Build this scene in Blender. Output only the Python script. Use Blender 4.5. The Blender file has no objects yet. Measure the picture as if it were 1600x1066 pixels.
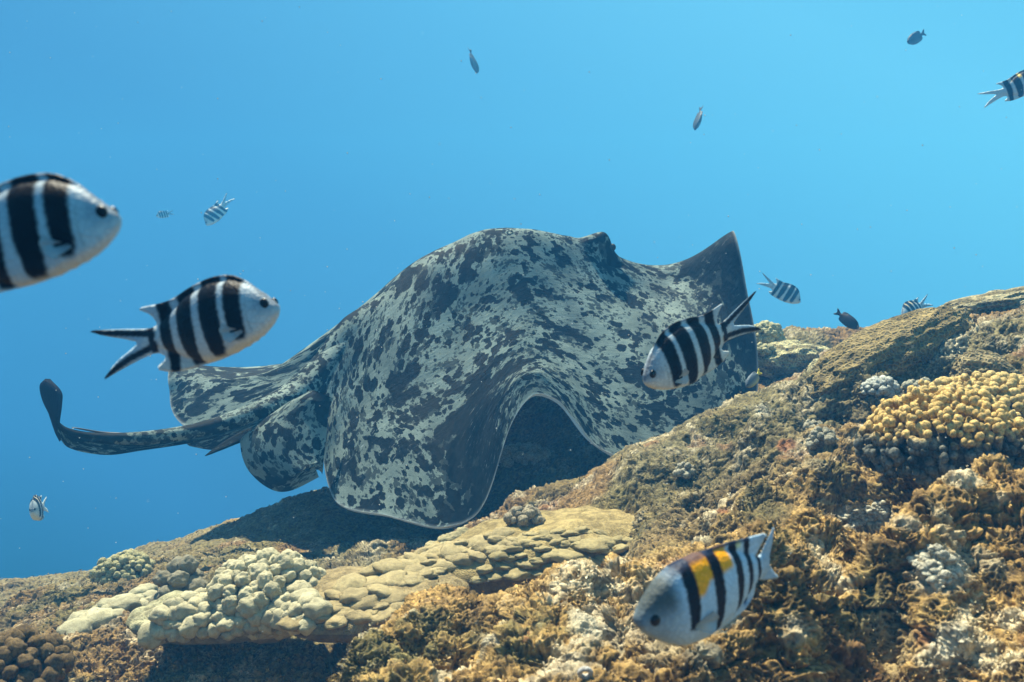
import bpy, math, random
import numpy as np
from mathutils import Vector, Matrix
from mathutils.bvhtree import BVHTree
from mathutils.geometry import delaunay_2d_cdt

R = math.radians
rng = np.random.default_rng(7)
random.seed(7)
S = bpy.context.scene
COL = S.collection
F = 1600 * 30 / 36.0            # focal length measured in the photograph's pixels


def P(px, py, Y):
    """the place seen at a pixel of the photograph, Y metres ahead of the camera"""
    return Vector(((px - 800) / F * Y, Y, (533 - py) / F * Y))


# ------------------------------------------------------------------ camera
cam = bpy.data.cameras.new('camera')
cam.lens = 30
cam.sensor_width = 36
cam.clip_start = 0.02
cam.clip_end = 500
cam.dof.use_dof = True
cam.dof.focus_distance = 2.3
cam.dof.aperture_fstop = 10
co = bpy.data.objects.new('camera', cam)
co.location = (0, 0, 0)
co.rotation_euler = (R(90), 0, 0)
COL.objects.link(co)
S.camera = co

# ------------------------------------------------------------------ light
SUN_EL, SUN_AZ = R(65), R(-32)     # azimuth measured from +Y (straight ahead) towards +X
sun_dir = Vector((math.cos(SUN_EL) * math.sin(SUN_AZ), math.cos(SUN_EL) * math.cos(SUN_AZ), math.sin(SUN_EL)))
sl = bpy.data.lights.new('sun', 'SUN')
sl.energy = 5.0
sl.angle = R(1.2)
sl.color = (1.0, 0.94, 0.80)
so = bpy.data.objects.new('sun', sl)
so.rotation_euler = (-sun_dir).to_track_quat('-Z', 'Y').to_euler()
so.location = (0, 0, 6)
COL.objects.link(so)

W = bpy.data.worlds.new('World')
S.world = W
W.use_nodes = True
nt = W.node_tree
nt.nodes.clear()
N = nt.nodes.new
out = N('ShaderNodeOutputWorld')
bgw = N('ShaderNodeBackground')
bgs = N('ShaderNodeBackground')
mix = N('ShaderNodeMixShader')
tc = N('ShaderNodeTexCoord')
sky = N('ShaderNodeTexSky')
sky.sky_type = 'NISHITA'
sky.sun_disc = False
sky.sun_elevation = SUN_EL
sky.sun_rotation = SUN_AZ
bgs.inputs[1].default_value = 0.06
nt.links.new(sky.outputs[0], bgs.inputs[0])
dot = N('ShaderNodeVectorMath')
dot.operation = 'DOT_PRODUCT'
dot.inputs[1].default_value = (0.50, 0.0, 0.87)     # water glows brighter upwards and to the sunny side
nrm = N('ShaderNodeVectorMath')
nrm.operation = 'NORMALIZE'
nt.links.new(tc.outputs['Generated'], nrm.inputs[0])
nt.links.new(nrm.outputs[0], dot.inputs[0])
mr = N('ShaderNodeMapRange')
mr.inputs[1].default_value = -1.0
mr.inputs[2].default_value = 1.0
nt.links.new(dot.outputs['Value'], mr.inputs[0])
cr = N('ShaderNodeValToRGB')
e = cr.color_ramp.elements
e[0].position = 0.0
e[0].color = (0.001, 0.008, 0.03, 1)
e[1].position = 1.0
e[1].color = (0.14, 0.64, 1.0, 1)
for pos, c in ((0.26, (0.007, 0.035, 0.10)), (0.335, (0.036, 0.16, 0.43)), (0.515, (0.080, 0.32, 0.66)),
               (0.635, (0.13, 0.50, 0.88)), (0.72, (0.18, 0.64, 1.02))):
    k = e.new(pos)
    k.color = (*c, 1)
nt.links.new(mr.outputs[0], cr.inputs[0])
nt.links.new(cr.outputs[0], bgw.inputs[0])
bgw.inputs[1].default_value = 0.385
# Snell's window: high overhead the real sky shows through the surface
sep = N('ShaderNodeSeparateXYZ')
nt.links.new(nrm.outputs[0], sep.inputs[0])
mr2 = N('ShaderNodeMapRange')
mr2.interpolation_type = 'SMOOTHSTEP'
mr2.inputs[1].default_value = 0.62
mr2.inputs[2].default_value = 0.86
nt.links.new(sep.outputs[2], mr2.inputs[0])
nt.links.new(mr2.outputs[0], mix.inputs[0])
nt.links.new(bgw.outputs[0], mix.inputs[1])
nt.links.new(bgs.outputs[0], mix.inputs[2])
nt.links.new(mix.outputs[0], out.inputs[0])

vs = S.view_settings
S.display_settings.display_device = 'sRGB'
vs.view_transform = 'Standard'
vs.look = 'None'
vs.gamma = 1.0
vs.exposure = 1.2
vs.use_curve_mapping = False
S.cycles.use_denoising = True
S.cycles.max_bounces = 5
S.cycles.diffuse_bounces = 2
S.cycles.volume_bounces = 0
S.cycles.transparent_max_bounces = 6
S.cycles.caustics_reflective = False
S.cycles.caustics_refractive = False


# ------------------------------------------------------------------ noise in numpy
def _hash(ix, iy, iz, seed):
    h = (ix.astype(np.int64) * 374761393 + iy.astype(np.int64) * 668265263 + iz.astype(np.int64) * 2147483647 + seed * 974634777) & 0xFFFFFFFF
    h = ((h ^ (h >> 13)) * 1274126177) & 0xFFFFFFFF
    h = ((h ^ (h >> 16)) * 2246822519) & 0xFFFFFFFF
    return (h ^ (h >> 15)) & 0xFFFFFFFF


def vnoise(p, seed=0):
    """smooth value noise, -1..1"""
    i = np.floor(p)
    f = p - i
    f = f * f * f * (f * (f * 6 - 15) + 10)
    i = i.astype(np.int64)
    r = 0
    for dx in (0, 1):
        wx = f[:, 0] if dx else 1 - f[:, 0]
        for dy in (0, 1):
            wy = f[:, 1] if dy else 1 - f[:, 1]
            for dz in (0, 1):
                wz = f[:, 2] if dz else 1 - f[:, 2]
                r = r + wx * wy * wz * (_hash(i[:, 0] + dx, i[:, 1] + dy, i[:, 2] + dz, seed) / 4294967295.0)
    return r * 2 - 1


def fbm(p, octv=4, seed=0, gain=0.5):
    a, t, s = 1.0, 0, 0
    for k in range(octv):
        t = t + a * vnoise(p * (2.03 ** k) + 17.3 * k, seed + k)
        s += a
        a *= gain
    return t / s


def worley(p, seed=0, jit=0.9):
    """distance to nearest and second nearest feature point, and a random number per cell"""
    i = np.floor(p).astype(np.int64)
    f = p - i
    d1 = np.full(len(p), 9.0)
    d2 = np.full(len(p), 9.0)
    idd = np.zeros(len(p))
    for dx in (-1, 0, 1):
        for dy in (-1, 0, 1):
            for dz in (-1, 0, 1):
                h = _hash(i[:, 0] + dx, i[:, 1] + dy, i[:, 2] + dz, seed)
                qx = dx + 0.5 + jit * ((h & 1023) / 1023.0 - 0.5) - f[:, 0]
                qy = dy + 0.5 + jit * (((h >> 10) & 1023) / 1023.0 - 0.5) - f[:, 1]
                qz = dz + 0.5 + jit * (((h >> 20) & 1023) / 1023.0 - 0.5) - f[:, 2]
                d = qx * qx + qy * qy + qz * qz
                n = d < d1
                d2 = np.where(n, d1, np.minimum(d2, d))
                idd = np.where(n, (h & 65535) / 65535.0, idd)
                d1 = np.where(n, d, d1)
    return np.sqrt(d1), np.sqrt(d2), idd


def sstep(a, b, x):
    t = np.clip((x - a) / (b - a), 0, 1)
    return t * t * (3 - 2 * t)


def lerp(a, b, t):
    t = np.asarray(t)[..., None]
    return np.asarray(a) * (1 - t) + np.asarray(b) * t


# ------------------------------------------------------------------ object helpers
def mesh_np(name, verts, faces, col=None, attrs=None, smooth=True):
    me = bpy.data.meshes.new(name)
    verts = np.asarray(verts, dtype=np.float32)
    faces = np.asarray(faces, dtype=np.int32)
    me.vertices.add(len(verts))
    me.vertices.foreach_set('co', verts.ravel())
    k = faces.shape[1]
    me.loops.add(faces.size)
    me.loops.foreach_set('vertex_index', faces.ravel())
    me.polygons.add(len(faces))
    me.polygons.foreach_set('loop_start', np.arange(0, faces.size, k, dtype=np.int32))
    me.polygons.foreach_set('loop_total', np.full(len(faces), k, dtype=np.int32))
    me.update(calc_edges=True)
    if smooth:
        me.polygons.foreach_set('use_smooth', np.ones(len(faces), dtype=bool))
    if col is not None:
        a = me.color_attributes.new('Col', 'FLOAT_COLOR', 'POINT')
        c = np.ones((len(verts), 4), dtype=np.float32)
        c[:, :3] = col
        a.data.foreach_set('color', c.ravel())
    for nm, (ty, arr) in (attrs or {}).items():
        a = me.attributes.new(nm, ty, 'POINT')
        a.data.foreach_set('vector' if ty == 'FLOAT_VECTOR' else 'value', np.asarray(arr, dtype=np.float32).ravel())
    return me


GROUPS = {'lobed_coral': 'lobed corals at lower left and centre', 'shelf_coral': 'shelf corals under the stingray', 'bushy_coral': 'small bush corals', 'cauliflower_coral': 'cauliflower corals on the right slope',
          'knob_coral': 'small round knob corals', 'dome_coral': 'dome corals on the far reef', 'honeycomb_coral': 'honeycomb corals on the right ridge', 'bleached_coral': 'whitish coral patches'}


def link(name, me, mat, parent=None):
    o = bpy.data.objects.new(name, me)
    COL.objects.link(o)
    if mat and me and not me.materials:
        me.materials.append(mat)
    if parent:
        o.parent = parent
    return o


def tag(o, label=None, cat=None, group=None, kind=None):
    if label: o['label'] = label
    if cat: o['category'] = cat
    if group: o['group'] = group
    if kind: o['kind'] = kind
    g_ = GROUPS.get(o.name.split('.')[0])
    if g_: o['group'] = g_
    return o


def ico(sub):
    t = (1 + 5 ** 0.5) / 2
    v = [(-1, t, 0), (1, t, 0), (-1, -t, 0), (1, -t, 0), (0, -1, t), (0, 1, t), (0, -1, -t), (0, 1, -t), (t, 0, -1), (t, 0, 1), (-t, 0, -1), (-t, 0, 1)]
    f = [(0, 11, 5), (0, 5, 1), (0, 1, 7), (0, 7, 10), (0, 10, 11), (1, 5, 9), (5, 11, 4), (11, 10, 2), (10, 7, 6), (7, 1, 8),
         (3, 9, 4), (3, 4, 2), (3, 2, 6), (3, 6, 8), (3, 8, 9), (4, 9, 5), (2, 4, 11), (6, 2, 10), (8, 6, 7), (9, 8, 1)]
    v = [np.array(x) / np.linalg.norm(x) for x in v]
    for _ in range(sub):
        cache, nf = {}, []
        def mid(a, b):
            k = (min(a, b), max(a, b))
            if k not in cache:
                m = v[a] + v[b]
                v.append(m / np.linalg.norm(m))
                cache[k] = len(v) - 1
            return cache[k]
        for a, b, c in f:
            ab, bc, ca = mid(a, b), mid(b, c), mid(c, a)
            nf += [(a, ab, ca), (b, bc, ab), (c, ca, bc), (ab, bc, ca)]
        f = nf
    return np.array(v), np.array(f)


ICO = {k: ico(k) for k in (1, 2, 3, 4, 5)}

# ------------------------------------------------------------------ materials
MATS = {}


def new_mat(name):
    m = bpy.data.materials.new(name)
    m.use_nodes = True
    MATS[name] = m
    t = m.node_tree
    b = t.nodes['Principled BSDF']
    return m, t, b


def nd(t, ty, **kw):
    n = t.nodes.new(ty)
    for k, v in kw.items():
        if k.startswith('i_'):
            n.inputs[k[2:].replace('_', ' ')].default_value = v
        else:
            setattr(n, k, v)
    return n


def mixc(t, fac, a, b, mode='MIX'):
    n = t.nodes.new('ShaderNodeMix')
    n.data_type = 'RGBA'
    n.blend_type = mode
    for s, v in ((0, fac), (6, a), (7, b)):
        if hasattr(v, 'links') or hasattr(v, 'is_linked'):
            t.links.new(v, n.inputs[s])
        else:
            n.inputs[s].default_value = v if not isinstance(v, tuple) else (*v, 1)[:4]
    return n.outputs[2]


def ramp(t, src, a, b, smooth=True):
    n = t.nodes.new('ShaderNodeMapRange')
    if smooth: n.interpolation_type = 'SMOOTHSTEP'
    n.inputs[1].default_value = a
    n.inputs[2].default_value = b
    t.links.new(src, n.inputs[0])
    return n.outputs[0]


def vcol(t):
    n = t.nodes.new('ShaderNodeVertexColor')
    n.layer_name = 'Col'
    return n.outputs[0]


def surface_mat(name, fine=90, bump=0.5, dist=0.004, speck=0.35, rough=0.85, dark=(0.35, 0.3, 0.25), light=(1.5, 1.45, 1.35), polyp=0, pscale=120):
    """vertex colour broken up by fine grain, with matching relief"""
    m, t, b = new_mat(name)
    g = nd(t, 'ShaderNodeNewGeometry')
    n1 = nd(t, 'ShaderNodeTexNoise')
    n1.inputs['Scale'].default_value = fine
    n1.inputs['Detail'].default_value = 6
    n1.inputs['Roughness'].default_value = 0.7
    t.links.new(g.outputs['Position'], n1.inputs['Vector'])
    c = mixc(t, 1.0, vcol(t), (.74, .74, .74), 'MULTIPLY')
    d = mixc(t, 1.0, c, dark, 'MULTIPLY')
    l = mixc(t, 1.0, c, light, 'MULTIPLY')
    f = ramp(t, n1.outputs[0], 0.36, 0.64)
    v = mixc(t, f, d, l)
    v2 = mixc(t, speck, c, v)
    hsrc = n1.outputs[0]
    if polyp:
        vo = nd(t, 'ShaderNodeTexVoronoi')
        vo.inputs['Scale'].default_value = pscale
        t.links.new(g.outputs['Position'], vo.inputs['Vector'])
        if name == 'honeycomb_coral':
            vo.feature = 'DISTANCE_TO_EDGE'
            pf = ramp(t, vo.outputs['Distance'], 0.28, 0.04)
            v2 = mixc(t, 1.0, v2, (.62, .6, .55), 'MULTIPLY')
        else:
            pf = ramp(t, vo.outputs['Distance'], 0.15, 0.55)
        v2 = mixc(t, pf, v2, mixc(t, 1.0, v2, (1 + polyp, 1 + polyp * 0.9, 1 + polyp * 0.7), 'MULTIPLY'))
        ad = nd(t, 'ShaderNodeMath', operation='ADD')
        t.links.new(n1.outputs[0], ad.inputs[0])
        t.links.new(pf, ad.inputs[1])
        hsrc = ad.outputs[0]
    t.links.new(v2, b.inputs['Base Color'])
    b.inputs['Roughness'].default_value = rough
    b.inputs['Specular IOR Level'].default_value = 0.15
    bp = nd(t, 'ShaderNodeBump')
    bp.inputs['Strength'].default_value = bump
    bp.inputs['Distance'].default_value = dist
    t.links.new(hsrc, bp.inputs['Height'])
    t.links.new(bp.outputs[0], b.inputs['Normal'])
    return m


M_reef = surface_mat('reef_surface', fine=70, bump=0.9, dist=0.008, speck=0.75)
M_turf = surface_mat('polyp_turf', fine=260, bump=0.4, dist=0.002, speck=0.5)
M_lobe = surface_mat('lobe_coral', fine=75, bump=0.5, dist=0.003, speck=0.5, polyp=0.12, pscale=420, dark=(0.6, 0.56, 0.5), light=(1.25, 1.22, 1.15))
M_plate = surface_mat('plate_coral', fine=45, bump=0.6, dist=0.005, speck=0.7, polyp=0.2, pscale=300, dark=(0.55, 0.5, 0.42))
M_honey = surface_mat('honeycomb_coral', fine=60, bump=0.9, dist=0.006, speck=0.4, polyp=0.9, pscale=85)
M_knob = surface_mat('branching_coral', fine=230, bump=0.9, dist=0.003, speck=0.7)

# ------------------------------------------------------------------ haze: the water between camera and things
hz = bpy.data.meshes.new('haze')
X0, X1, Y0, Y1, Z0, Z1 = -23, 24, -2.0, 11, -8.5, 2.6
hz.from_pydata([(x, y, z) for x in (X0, X1) for y in (Y0, Y1) for z in (Z0, Z1)], [],
               [(0, 1, 3, 2), (4, 6, 7, 5), (0, 4, 5, 1), (2, 3, 7, 6), (0, 2, 6, 4), (1, 5, 7, 3)])
mh = bpy.data.materials.new('haze')
mh.use_nodes = True
t = mh.node_tree
t.nodes.clear()
ov = t.nodes.new('ShaderNodeOutputMaterial')
pv = t.nodes.new('ShaderNodeVolumePrincipled')
pv.inputs['Color'].default_value = (0.06, 0.40, 0.92, 1)
pv.inputs['Density'].default_value = 0.042
pv.inputs['Anisotropy'].default_value = 0.0
pv.inputs['Absorption Color'].default_value = (0.30, 0.80, 0.95, 1)
t.links.new(pv.outputs[0], ov.inputs['Volume'])
hzo = link('haze', hz, mh)
tag(hzo, 'blue sea water haze filling the whole scene', 'haze', kind='stuff')

# ------------------------------------------------------------------ reef terrain
YN = np.array([0.3, .5, .7, .9, 1.1, 1.3, 1.45, 1.6, 1.9, 2.3, 2.7, 3.2, 3.8, 4.6, 6, 9, 14])
TAB = {
    -500: [2100, 1700, 1450, 1330, 1240, 1170, 1130, 1090, 1050, 1010, 980, 960, 960, 975, 985, 1000, 1010],
    0: [2000, 1600, 1350, 1250, 1180, 1110, 1080, 1040, 1000, 965, 940, 918, 928, 950, 970, 990, 1000],
    100: [2100, 1650, 1450, 1350, 1260, 1190, 1130, 1040, 975, 935, 915, 903, 915, 940, 965, 985, 1000],
    200: [2100, 1650, 1450, 1360, 1320, 1300, 1260, 1110, 962, 925, 895, 872, 885, 920, 950, 980, 995],
    350: [2100, 1650, 1450, 1360, 1320, 1300, 1260, 1120, 950, 905, 868, 822, 845, 890, 940, 975, 990],
    450: [2100, 1600, 1400, 1260, 1180, 1260, 1250, 1110, 950, 893, 850, 790, 800, 870, 930, 970, 985],
    550: [2000, 1500, 1260, 1120, 1045, 1120, 1200, 1090, 945, 885, 840, 775, 770, 850, 920, 965, 980],
    650: [1950, 1450, 1200, 1070, 975, 960, 1080, 1050, 930, 880, 845, 790, 740, 810, 890, 950, 975],
    750: [1900, 1400, 1180, 1060, 985, 968, 1010, 1000, 905, 855, 840, 760, 665, 730, 850, 930, 965],
    850: [1850, 1360, 1150, 1040, 965, 938, 960, 945, 860, 795, 800, 690, 610, 660, 800, 900, 950],
    950: [1800, 1330, 1130, 1020, 940, 905, 905, 890, 815, 742, 780, 680, 605, 640, 760, 870, 940],
    1050: [1780, 1300, 1105, 1000, 915, 878, 848, 815, 752, 685, 760, 690, 620, 640, 720, 840, 920],
    1200: [1750, 1270, 1080, 970, 890, 835, 800, 765, 700, 622, 680, 610, 535, 560, 650, 780, 880],
    1300: [1730, 1250, 1070, 960, 875, 815, 775, 735, 670, 590, 580, 560, 520, 545, 630, 760, 860],
    1400: [1720, 1230, 1060, 945, 860, 795, 750, 710, 640, 545, 515, 530, 530, 560, 640, 760, 850],
    1500: [1710, 1210, 1045, 930, 845, 770, 715, 670, 600, 510, 490, 520, 560, 600, 670, 770, 850],
    1600: [1700, 1200, 1030, 915, 830, 750, 690, 640, 560, 490, 462, 490, 540, 600, 670, 770, 850],
    2200: [1650, 1100, 900, 800, 720, 640, 580, 530, 470, 420, 400, 430, 490, 570, 650, 760, 850],
}
PXN = np.array(sorted(TAB), dtype=float)
ZT = np.array([[(533 - py) / F * y for py, y in zip(TAB[int(c)], YN)] for c in PXN])


def hermite(xn, vn, x):
    """monotone-ish cubic interpolation of rows vn (n, k) at x"""
    h = np.diff(xn)[:, None]
    dlt = np.diff(vn, axis=0) / h
    m = np.zeros_like(vn)
    m[1:-1] = np.where(dlt[:-1] * dlt[1:] > 0, 2 * dlt[:-1] * dlt[1:] / (dlt[:-1] + dlt[1:] + 1e-12 * np.sign(dlt[:-1] + dlt[1:] + 1e-30)), 0) * 0.6 + 0.4 * 0.5 * (dlt[:-1] + dlt[1:])
    m[0], m[-1] = dlt[0], dlt[-1]
    x = np.clip(x, xn[0], xn[-1])
    k = np.clip(np.searchsorted(xn, x) - 1, 0, len(xn) - 2)
    hh = (xn[k + 1] - xn[k])[:, None]
    u = ((x - xn[k])[:, None]) / hh
    return ((2 * u ** 3 - 3 * u ** 2 + 1) * vn[k] + (u ** 3 - 2 * u ** 2 + u) * hh * m[k]
            + (-2 * u ** 3 + 3 * u ** 2) * vn[k + 1] + (u ** 3 - u ** 2) * hh * m[k + 1])


def terrain_grid(cols, rows):
    A = hermite(PXN, ZT, cols)                 # (ncols, nYn)
    B = hermite(YN, A.T, rows)                 # (nrows, ncols)
    Yg = np.repeat(rows[:, None], len(cols), 1)
    Xg = (cols[None, :] - 800) / F * Yg
    return np.stack([Xg, Yg, B], -1)


def grid_faces(nr, nc):
    i = np.arange(nr - 1)[:, None] * nc + np.arange(nc - 1)[None, :]
    return np.stack([i, i + 1, i + nc + 1, i + nc], -1).reshape(-1, 4)


def grid_normals(G):
    du = np.gradient(G, axis=1)
    dv = np.gradient(G, axis=0)
    n = np.cross(du, dv)
    n /= np.linalg.norm(n, axis=-1, keepdims=True) + 1e-12
    return n


def reef_fields(Pn):
    """broad relief of the reef at world points, and masks that steer its colour and growth"""
    q = Pn + 0.05 * np.stack([vnoise(Pn * 5, 3), vnoise(Pn * 5, 4), vnoise(Pn * 5, 5)], -1)
    rough = sstep(-0.35, 0.35, vnoise(Pn * 1.7 + 4.2, 31) + 0.5 * vnoise(Pn * 4.1, 32))       # knobbly or smooth turf
    near = 1 - sstep(1.5, 2.4, Pn[:, 1])
    rough = np.clip(rough * 0.75 + 0.45 * near, 0, 1)
    d = 0.055 * fbm(Pn * 3.3, 3, 11)
    f1, f2, id1 = worley(q * 5.5, 21)
    d = d + 0.075 * (np.sqrt(np.clip(1 - (f1 / .95) ** 2, 0, 1)) - .6) * (0.4 + 0.6 * rough)
    f1b, f2b, id2 = worley(q * 14 + 3.1, 22)
    d = d + (0.030 + .024 * near) * (np.sqrt(np.clip(1 - (f1b / .8) ** 2, 0, 1)) - .6) * (0.25 + 0.75 * rough)
    return d, rough, id1, id2, f1b


cols = np.concatenate([np.linspace(-1900, -480, 36, endpoint=False), np.linspace(-480, -30, 45, endpoint=False), np.linspace(-30, 1630, 800), np.linspace(1640, 2150, 50), np.linspace(2170, 3700, 44)])
rows = np.concatenate([np.geomspace(0.3, 0.45, 8, endpoint=False), np.geomspace(0.45, 0.68, 24, endpoint=False), np.geomspace(0.68, 3.6, 620, endpoint=False), np.geomspace(3.6, 5.2, 70, endpoint=False), np.geomspace(5.2, 10.3, 18)])
G = terrain_grid(cols, rows)
nr, nc = G.shape[:2]
Nn = grid_normals(G)
Pn = G.reshape(-1, 3)
d, rough, id1, id2, f1b = reef_fields(Pn)
shelf_zone = sstep(1.40, 1.5, Pn[:, 1]) * sstep(2.25, 2.0, Pn[:, 1]) * sstep(1010, 930, Pn[:, 0] / Pn[:, 1] * F + 800)
d = d * (1 - .7 * shelf_zone)
pyg = 533 - G[..., 2] / G[..., 1] * F


def base_at(px, py):
    ci = np.argmin(np.abs(cols - px))
    ri = np.argmax(pyg[:, ci] <= py)
    return G[ri, ci]


ZF = np.zeros(len(Pn))
# boulders and hollows of this reef: pixel where they lie, radius, height
for fx, fy, fr, fa in ((1430, 785, .11, -.15), (1230, 1050, .075, -.18), (1530, 985, .085, -.18), (1320, 665, .11, -.06), (1360, 1000, .06, -.07), (1560, 915, .05, -.05),
                       (720, 1015, .035, -.05), (1385, 930, .04, -.04), (1140, 770, .06, -.04), (1005, 900, .04, -.04),
                       (1570, 850, .08, .06), (1330, 790, .07, .05), (1285, 870, .045, .05), (1200, 905, .055, .05), (1255, 975, .055, .05), 
                        (1100, 1040, .055, .05), (1490, 1035, .05, .05), (1440, 890, .06, .05), (1130, 690, .10, .035), (1220, 740, .12, .04), 
                       (1350, 610, .16, .05), (1250, 830, .05, .03), (560, 1055, .05, .02), (1400, 845, .05, .03)):
    q_ = base_at(fx, fy)
    ZF += fa * np.exp(-(((Pn[:, 0] - q_[0]) / fr) ** 2 + ((Pn[:, 1] - q_[1]) / fr) ** 2) ** 1.3)
for pa, pb_, fr, fa in (((1000, 765), (1180, 722), .05, .055), ((1180, 722), (1370, 705), .05, .05), ((1140, 690), (1340, 672), .05, -.075), ((1200, 775), (1390, 745), .045, .04),
                        ((1330, 775), (1560, 775), .06, -.09), ((1600, 815), (1440, 870), .045, .05), ((1060, 660), (1190, 625), .06, .03), ((1560, 560), (1420, 600), .06, -.05),
                        ((1180, 835), (1300, 790), .03, -.03), ((1060, 800), (1200, 770), .03, -.03), ((760, 960), (900, 905), .03, -.02), ((1280, 960), (1400, 920), .03, -.045), ((1130, 1050), (1330, 1030), .04, -.06)):
    A_, B_ = base_at(*pa)[:2], base_at(*pb_)[:2]
    ab = B_ - A_
    tt_ = np.clip(((Pn[:, :2] - A_) @ ab) / (ab @ ab), 0, 1)
    dq = np.linalg.norm(Pn[:, :2] - A_ - tt_[:, None] * ab, axis=1)
    ZF += fa * np.exp(-(dq / fr) ** 2.4)
# even out the spacing of rows over steep ground
PD = (Pn + Nn.reshape(-1, 3) * (d - .018 * sstep(2.2, 1.6, Pn[:, 1]))[:, None])
PD[:, 2] += ZF
PD = PD.reshape(nr, nc, 3)
NR2 = 780
scr_y = -PD[..., 2] / PD[..., 1] * F + 533
ang_ = np.linalg.norm(np.diff(PD, axis=0), axis=-1) / PD[1:, :, 1] * F
seg = np.maximum(-np.diff(scr_y, axis=0), 0) + .10 * ang_
vis = sstep(1130, 1075, scr_y[1:]) * sstep(5.0, 4.2, PD[1:, :, 1])
seg = seg * (.05 + .95 * vis)
arc = np.concatenate([np.zeros((1, nc)), np.cumsum(seg, axis=0)])
arc = .93 * arc / arc[-1] + .07 * (np.arange(nr) / (nr - 1))[:, None]
# neighbouring columns share one spacing, so blur it sideways
ker = np.hanning(23); ker /= ker.sum()
arc = np.array([np.convolve(np.pad(a_, 11, mode='edge'), ker, mode='valid') for a_ in arc])
tgt = np.linspace(0, 1, NR2)
PD2 = np.zeros((NR2, nc, 3))
for k_ in range(nc):
    rowpos = np.interp(tgt, arc[:, k_], np.arange(nr))
    for a_ in range(3):
        PD2[:, k_, a_] = np.interp(rowpos, np.arange(nr), PD[:, k_, a_])
PD = PD2
nr = NR2
G = PD
Nn = grid_normals(PD)
PD = PD.reshape(-1, 3)
Pn = PD
f1b = worley((Pn + 0.05 * np.stack([vnoise(Pn * 5, 3), vnoise(Pn * 5, 4), vnoise(Pn * 5, 5)], -1)) * 14 + 3.1, 22)
f1b, id2 = f1b[0], f1b[2]
id1 = worley(Pn * 5.5, 21)[2]
rough = sstep(-0.35, 0.35, vnoise(Pn * 1.7 + 4.2, 31) + 0.5 * vnoise(Pn * 4.1, 32))
rough = np.clip(rough * 0.75 + 0.45 * (1 - sstep(1.5, 2.4, Pn[:, 1])), 0, 1)
PX = Pn[:, 0] / Pn[:, 1] * F + 800
d = np.zeros(len(Pn))
fine_m = (Pn[:, 1] < 3.9)
dd = np.zeros(len(Pn))
pp = PD[fine_m]
wq = pp + .010 * np.stack([vnoise(pp * 45, 81), vnoise(pp * 45, 82), vnoise(pp * 45, 83)], -1)
f1c, f2c, idc = worley(pp * 34 + 0.6 * vnoise(pp * 20, 8)[:, None], 23)
f1d, f2d, idd = worley(wq * 135, 25)
fold = np.abs(fbm(pp * 24, 3, 41))
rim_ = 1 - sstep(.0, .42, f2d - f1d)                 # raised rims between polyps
ruf = rough[fine_m]
dd[fine_m] = 0.016 * (0.6 - np.minimum(f1c, 1)) * (0.4 + 0.6 * ruf) - 0.016 * np.exp(-(fold / 0.08) ** 2) * ruf \
    + 0.005 * fbm(pp * 70, 2, 44) + .0045 * (rim_ - .5) * (.3 + .7 * ruf)
disp = d + dd
V = Pn + Nn.reshape(-1, 3) * disp[:, None]
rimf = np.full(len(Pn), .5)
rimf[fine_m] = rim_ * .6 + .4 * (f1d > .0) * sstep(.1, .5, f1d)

# colours of the encrusting growth
gold = np.array([0.47, 0.31, 0.11])
brown = np.array([0.22, 0.14, 0.055])
olive = np.array([0.17, 0.145, 0.060])
greyg = np.array([0.20, 0.185, 0.105])
cream = np.array([0.74, 0.65, 0.44])
rust = np.array([0.27, 0.10, 0.04])
PX = Pn[:, 0] / Pn[:, 1] * F + 800
nA = fbm(Pn * 2.3, 3, 51)
nB = fbm(Pn * 6.0 + 9, 3, 52)
nC = fbm(Pn * 16.0 + 2, 3, 53)
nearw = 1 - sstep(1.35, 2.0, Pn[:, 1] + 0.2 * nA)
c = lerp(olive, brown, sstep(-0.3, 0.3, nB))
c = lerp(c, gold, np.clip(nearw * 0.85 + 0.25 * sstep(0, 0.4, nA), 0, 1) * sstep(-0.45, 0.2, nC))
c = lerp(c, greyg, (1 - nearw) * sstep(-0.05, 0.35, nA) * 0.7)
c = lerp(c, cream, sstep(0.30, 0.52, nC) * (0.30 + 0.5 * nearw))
c = lerp(c, np.array([0.50, 0.48, 0.36]), sstep(0.82, 0.92, id2) * sstep(0.65, 0.35, f1b) * 0.6 * rough)
c = lerp(c, rust, sstep(0.56, 0.66, fbm(Pn * 9 + 31, 2, 54)) * 0.4)
c = c * (0.8 + 0.35 * id1[:, None])
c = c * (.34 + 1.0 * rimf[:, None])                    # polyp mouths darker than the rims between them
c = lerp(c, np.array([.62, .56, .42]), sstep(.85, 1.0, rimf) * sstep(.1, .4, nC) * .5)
PYp = 533 - Pn[:, 2] / Pn[:, 1] * F
for fx, fy, ra, rb, st in ((1450, 890, 75, 45, .9), (1345, 806, 50, 20, .7), (1245, 975, 40, 30, .7), (1480, 1005, 40, 40, .8), (925, 975, 45, 35, .6), (1010, 960, 40, 70, .35), (1400, 900, 60, 25, .6),
                            (880, 1045, 60, 20, .5), (760, 1000, 30, 15, .5), (1560, 780, 30, 12, .5), (1230, 1000, 30, 15, .5), (1150, 960, 30, 20, .4), (1420, 820, 40, 14, .5), (1190, 640, 40, 14, .5), (590, 1040, 50, 12, .5)):
    k_ = np.exp(-((PX - fx) / ra) ** 2 - ((PYp - fy) / rb) ** 2) * (.75 + .9 * nC)
    c = lerp(c, np.array([.66, .63, .50]), sstep(.25, .75, k_) * st)
for fx, fy, ra, rb in ((1440, 990, 22, 28), (1225, 695, 22, 14), (1130, 800, 12, 8), (820, 1000, 10, 10)):
    k_ = np.exp(-((PX - fx) / ra) ** 2 - ((PYp - fy) / rb) ** 2) * (.75 + .9 * nC)
    c = lerp(c, rust * 1.2, sstep(.35, .8, k_) * .7)
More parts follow.
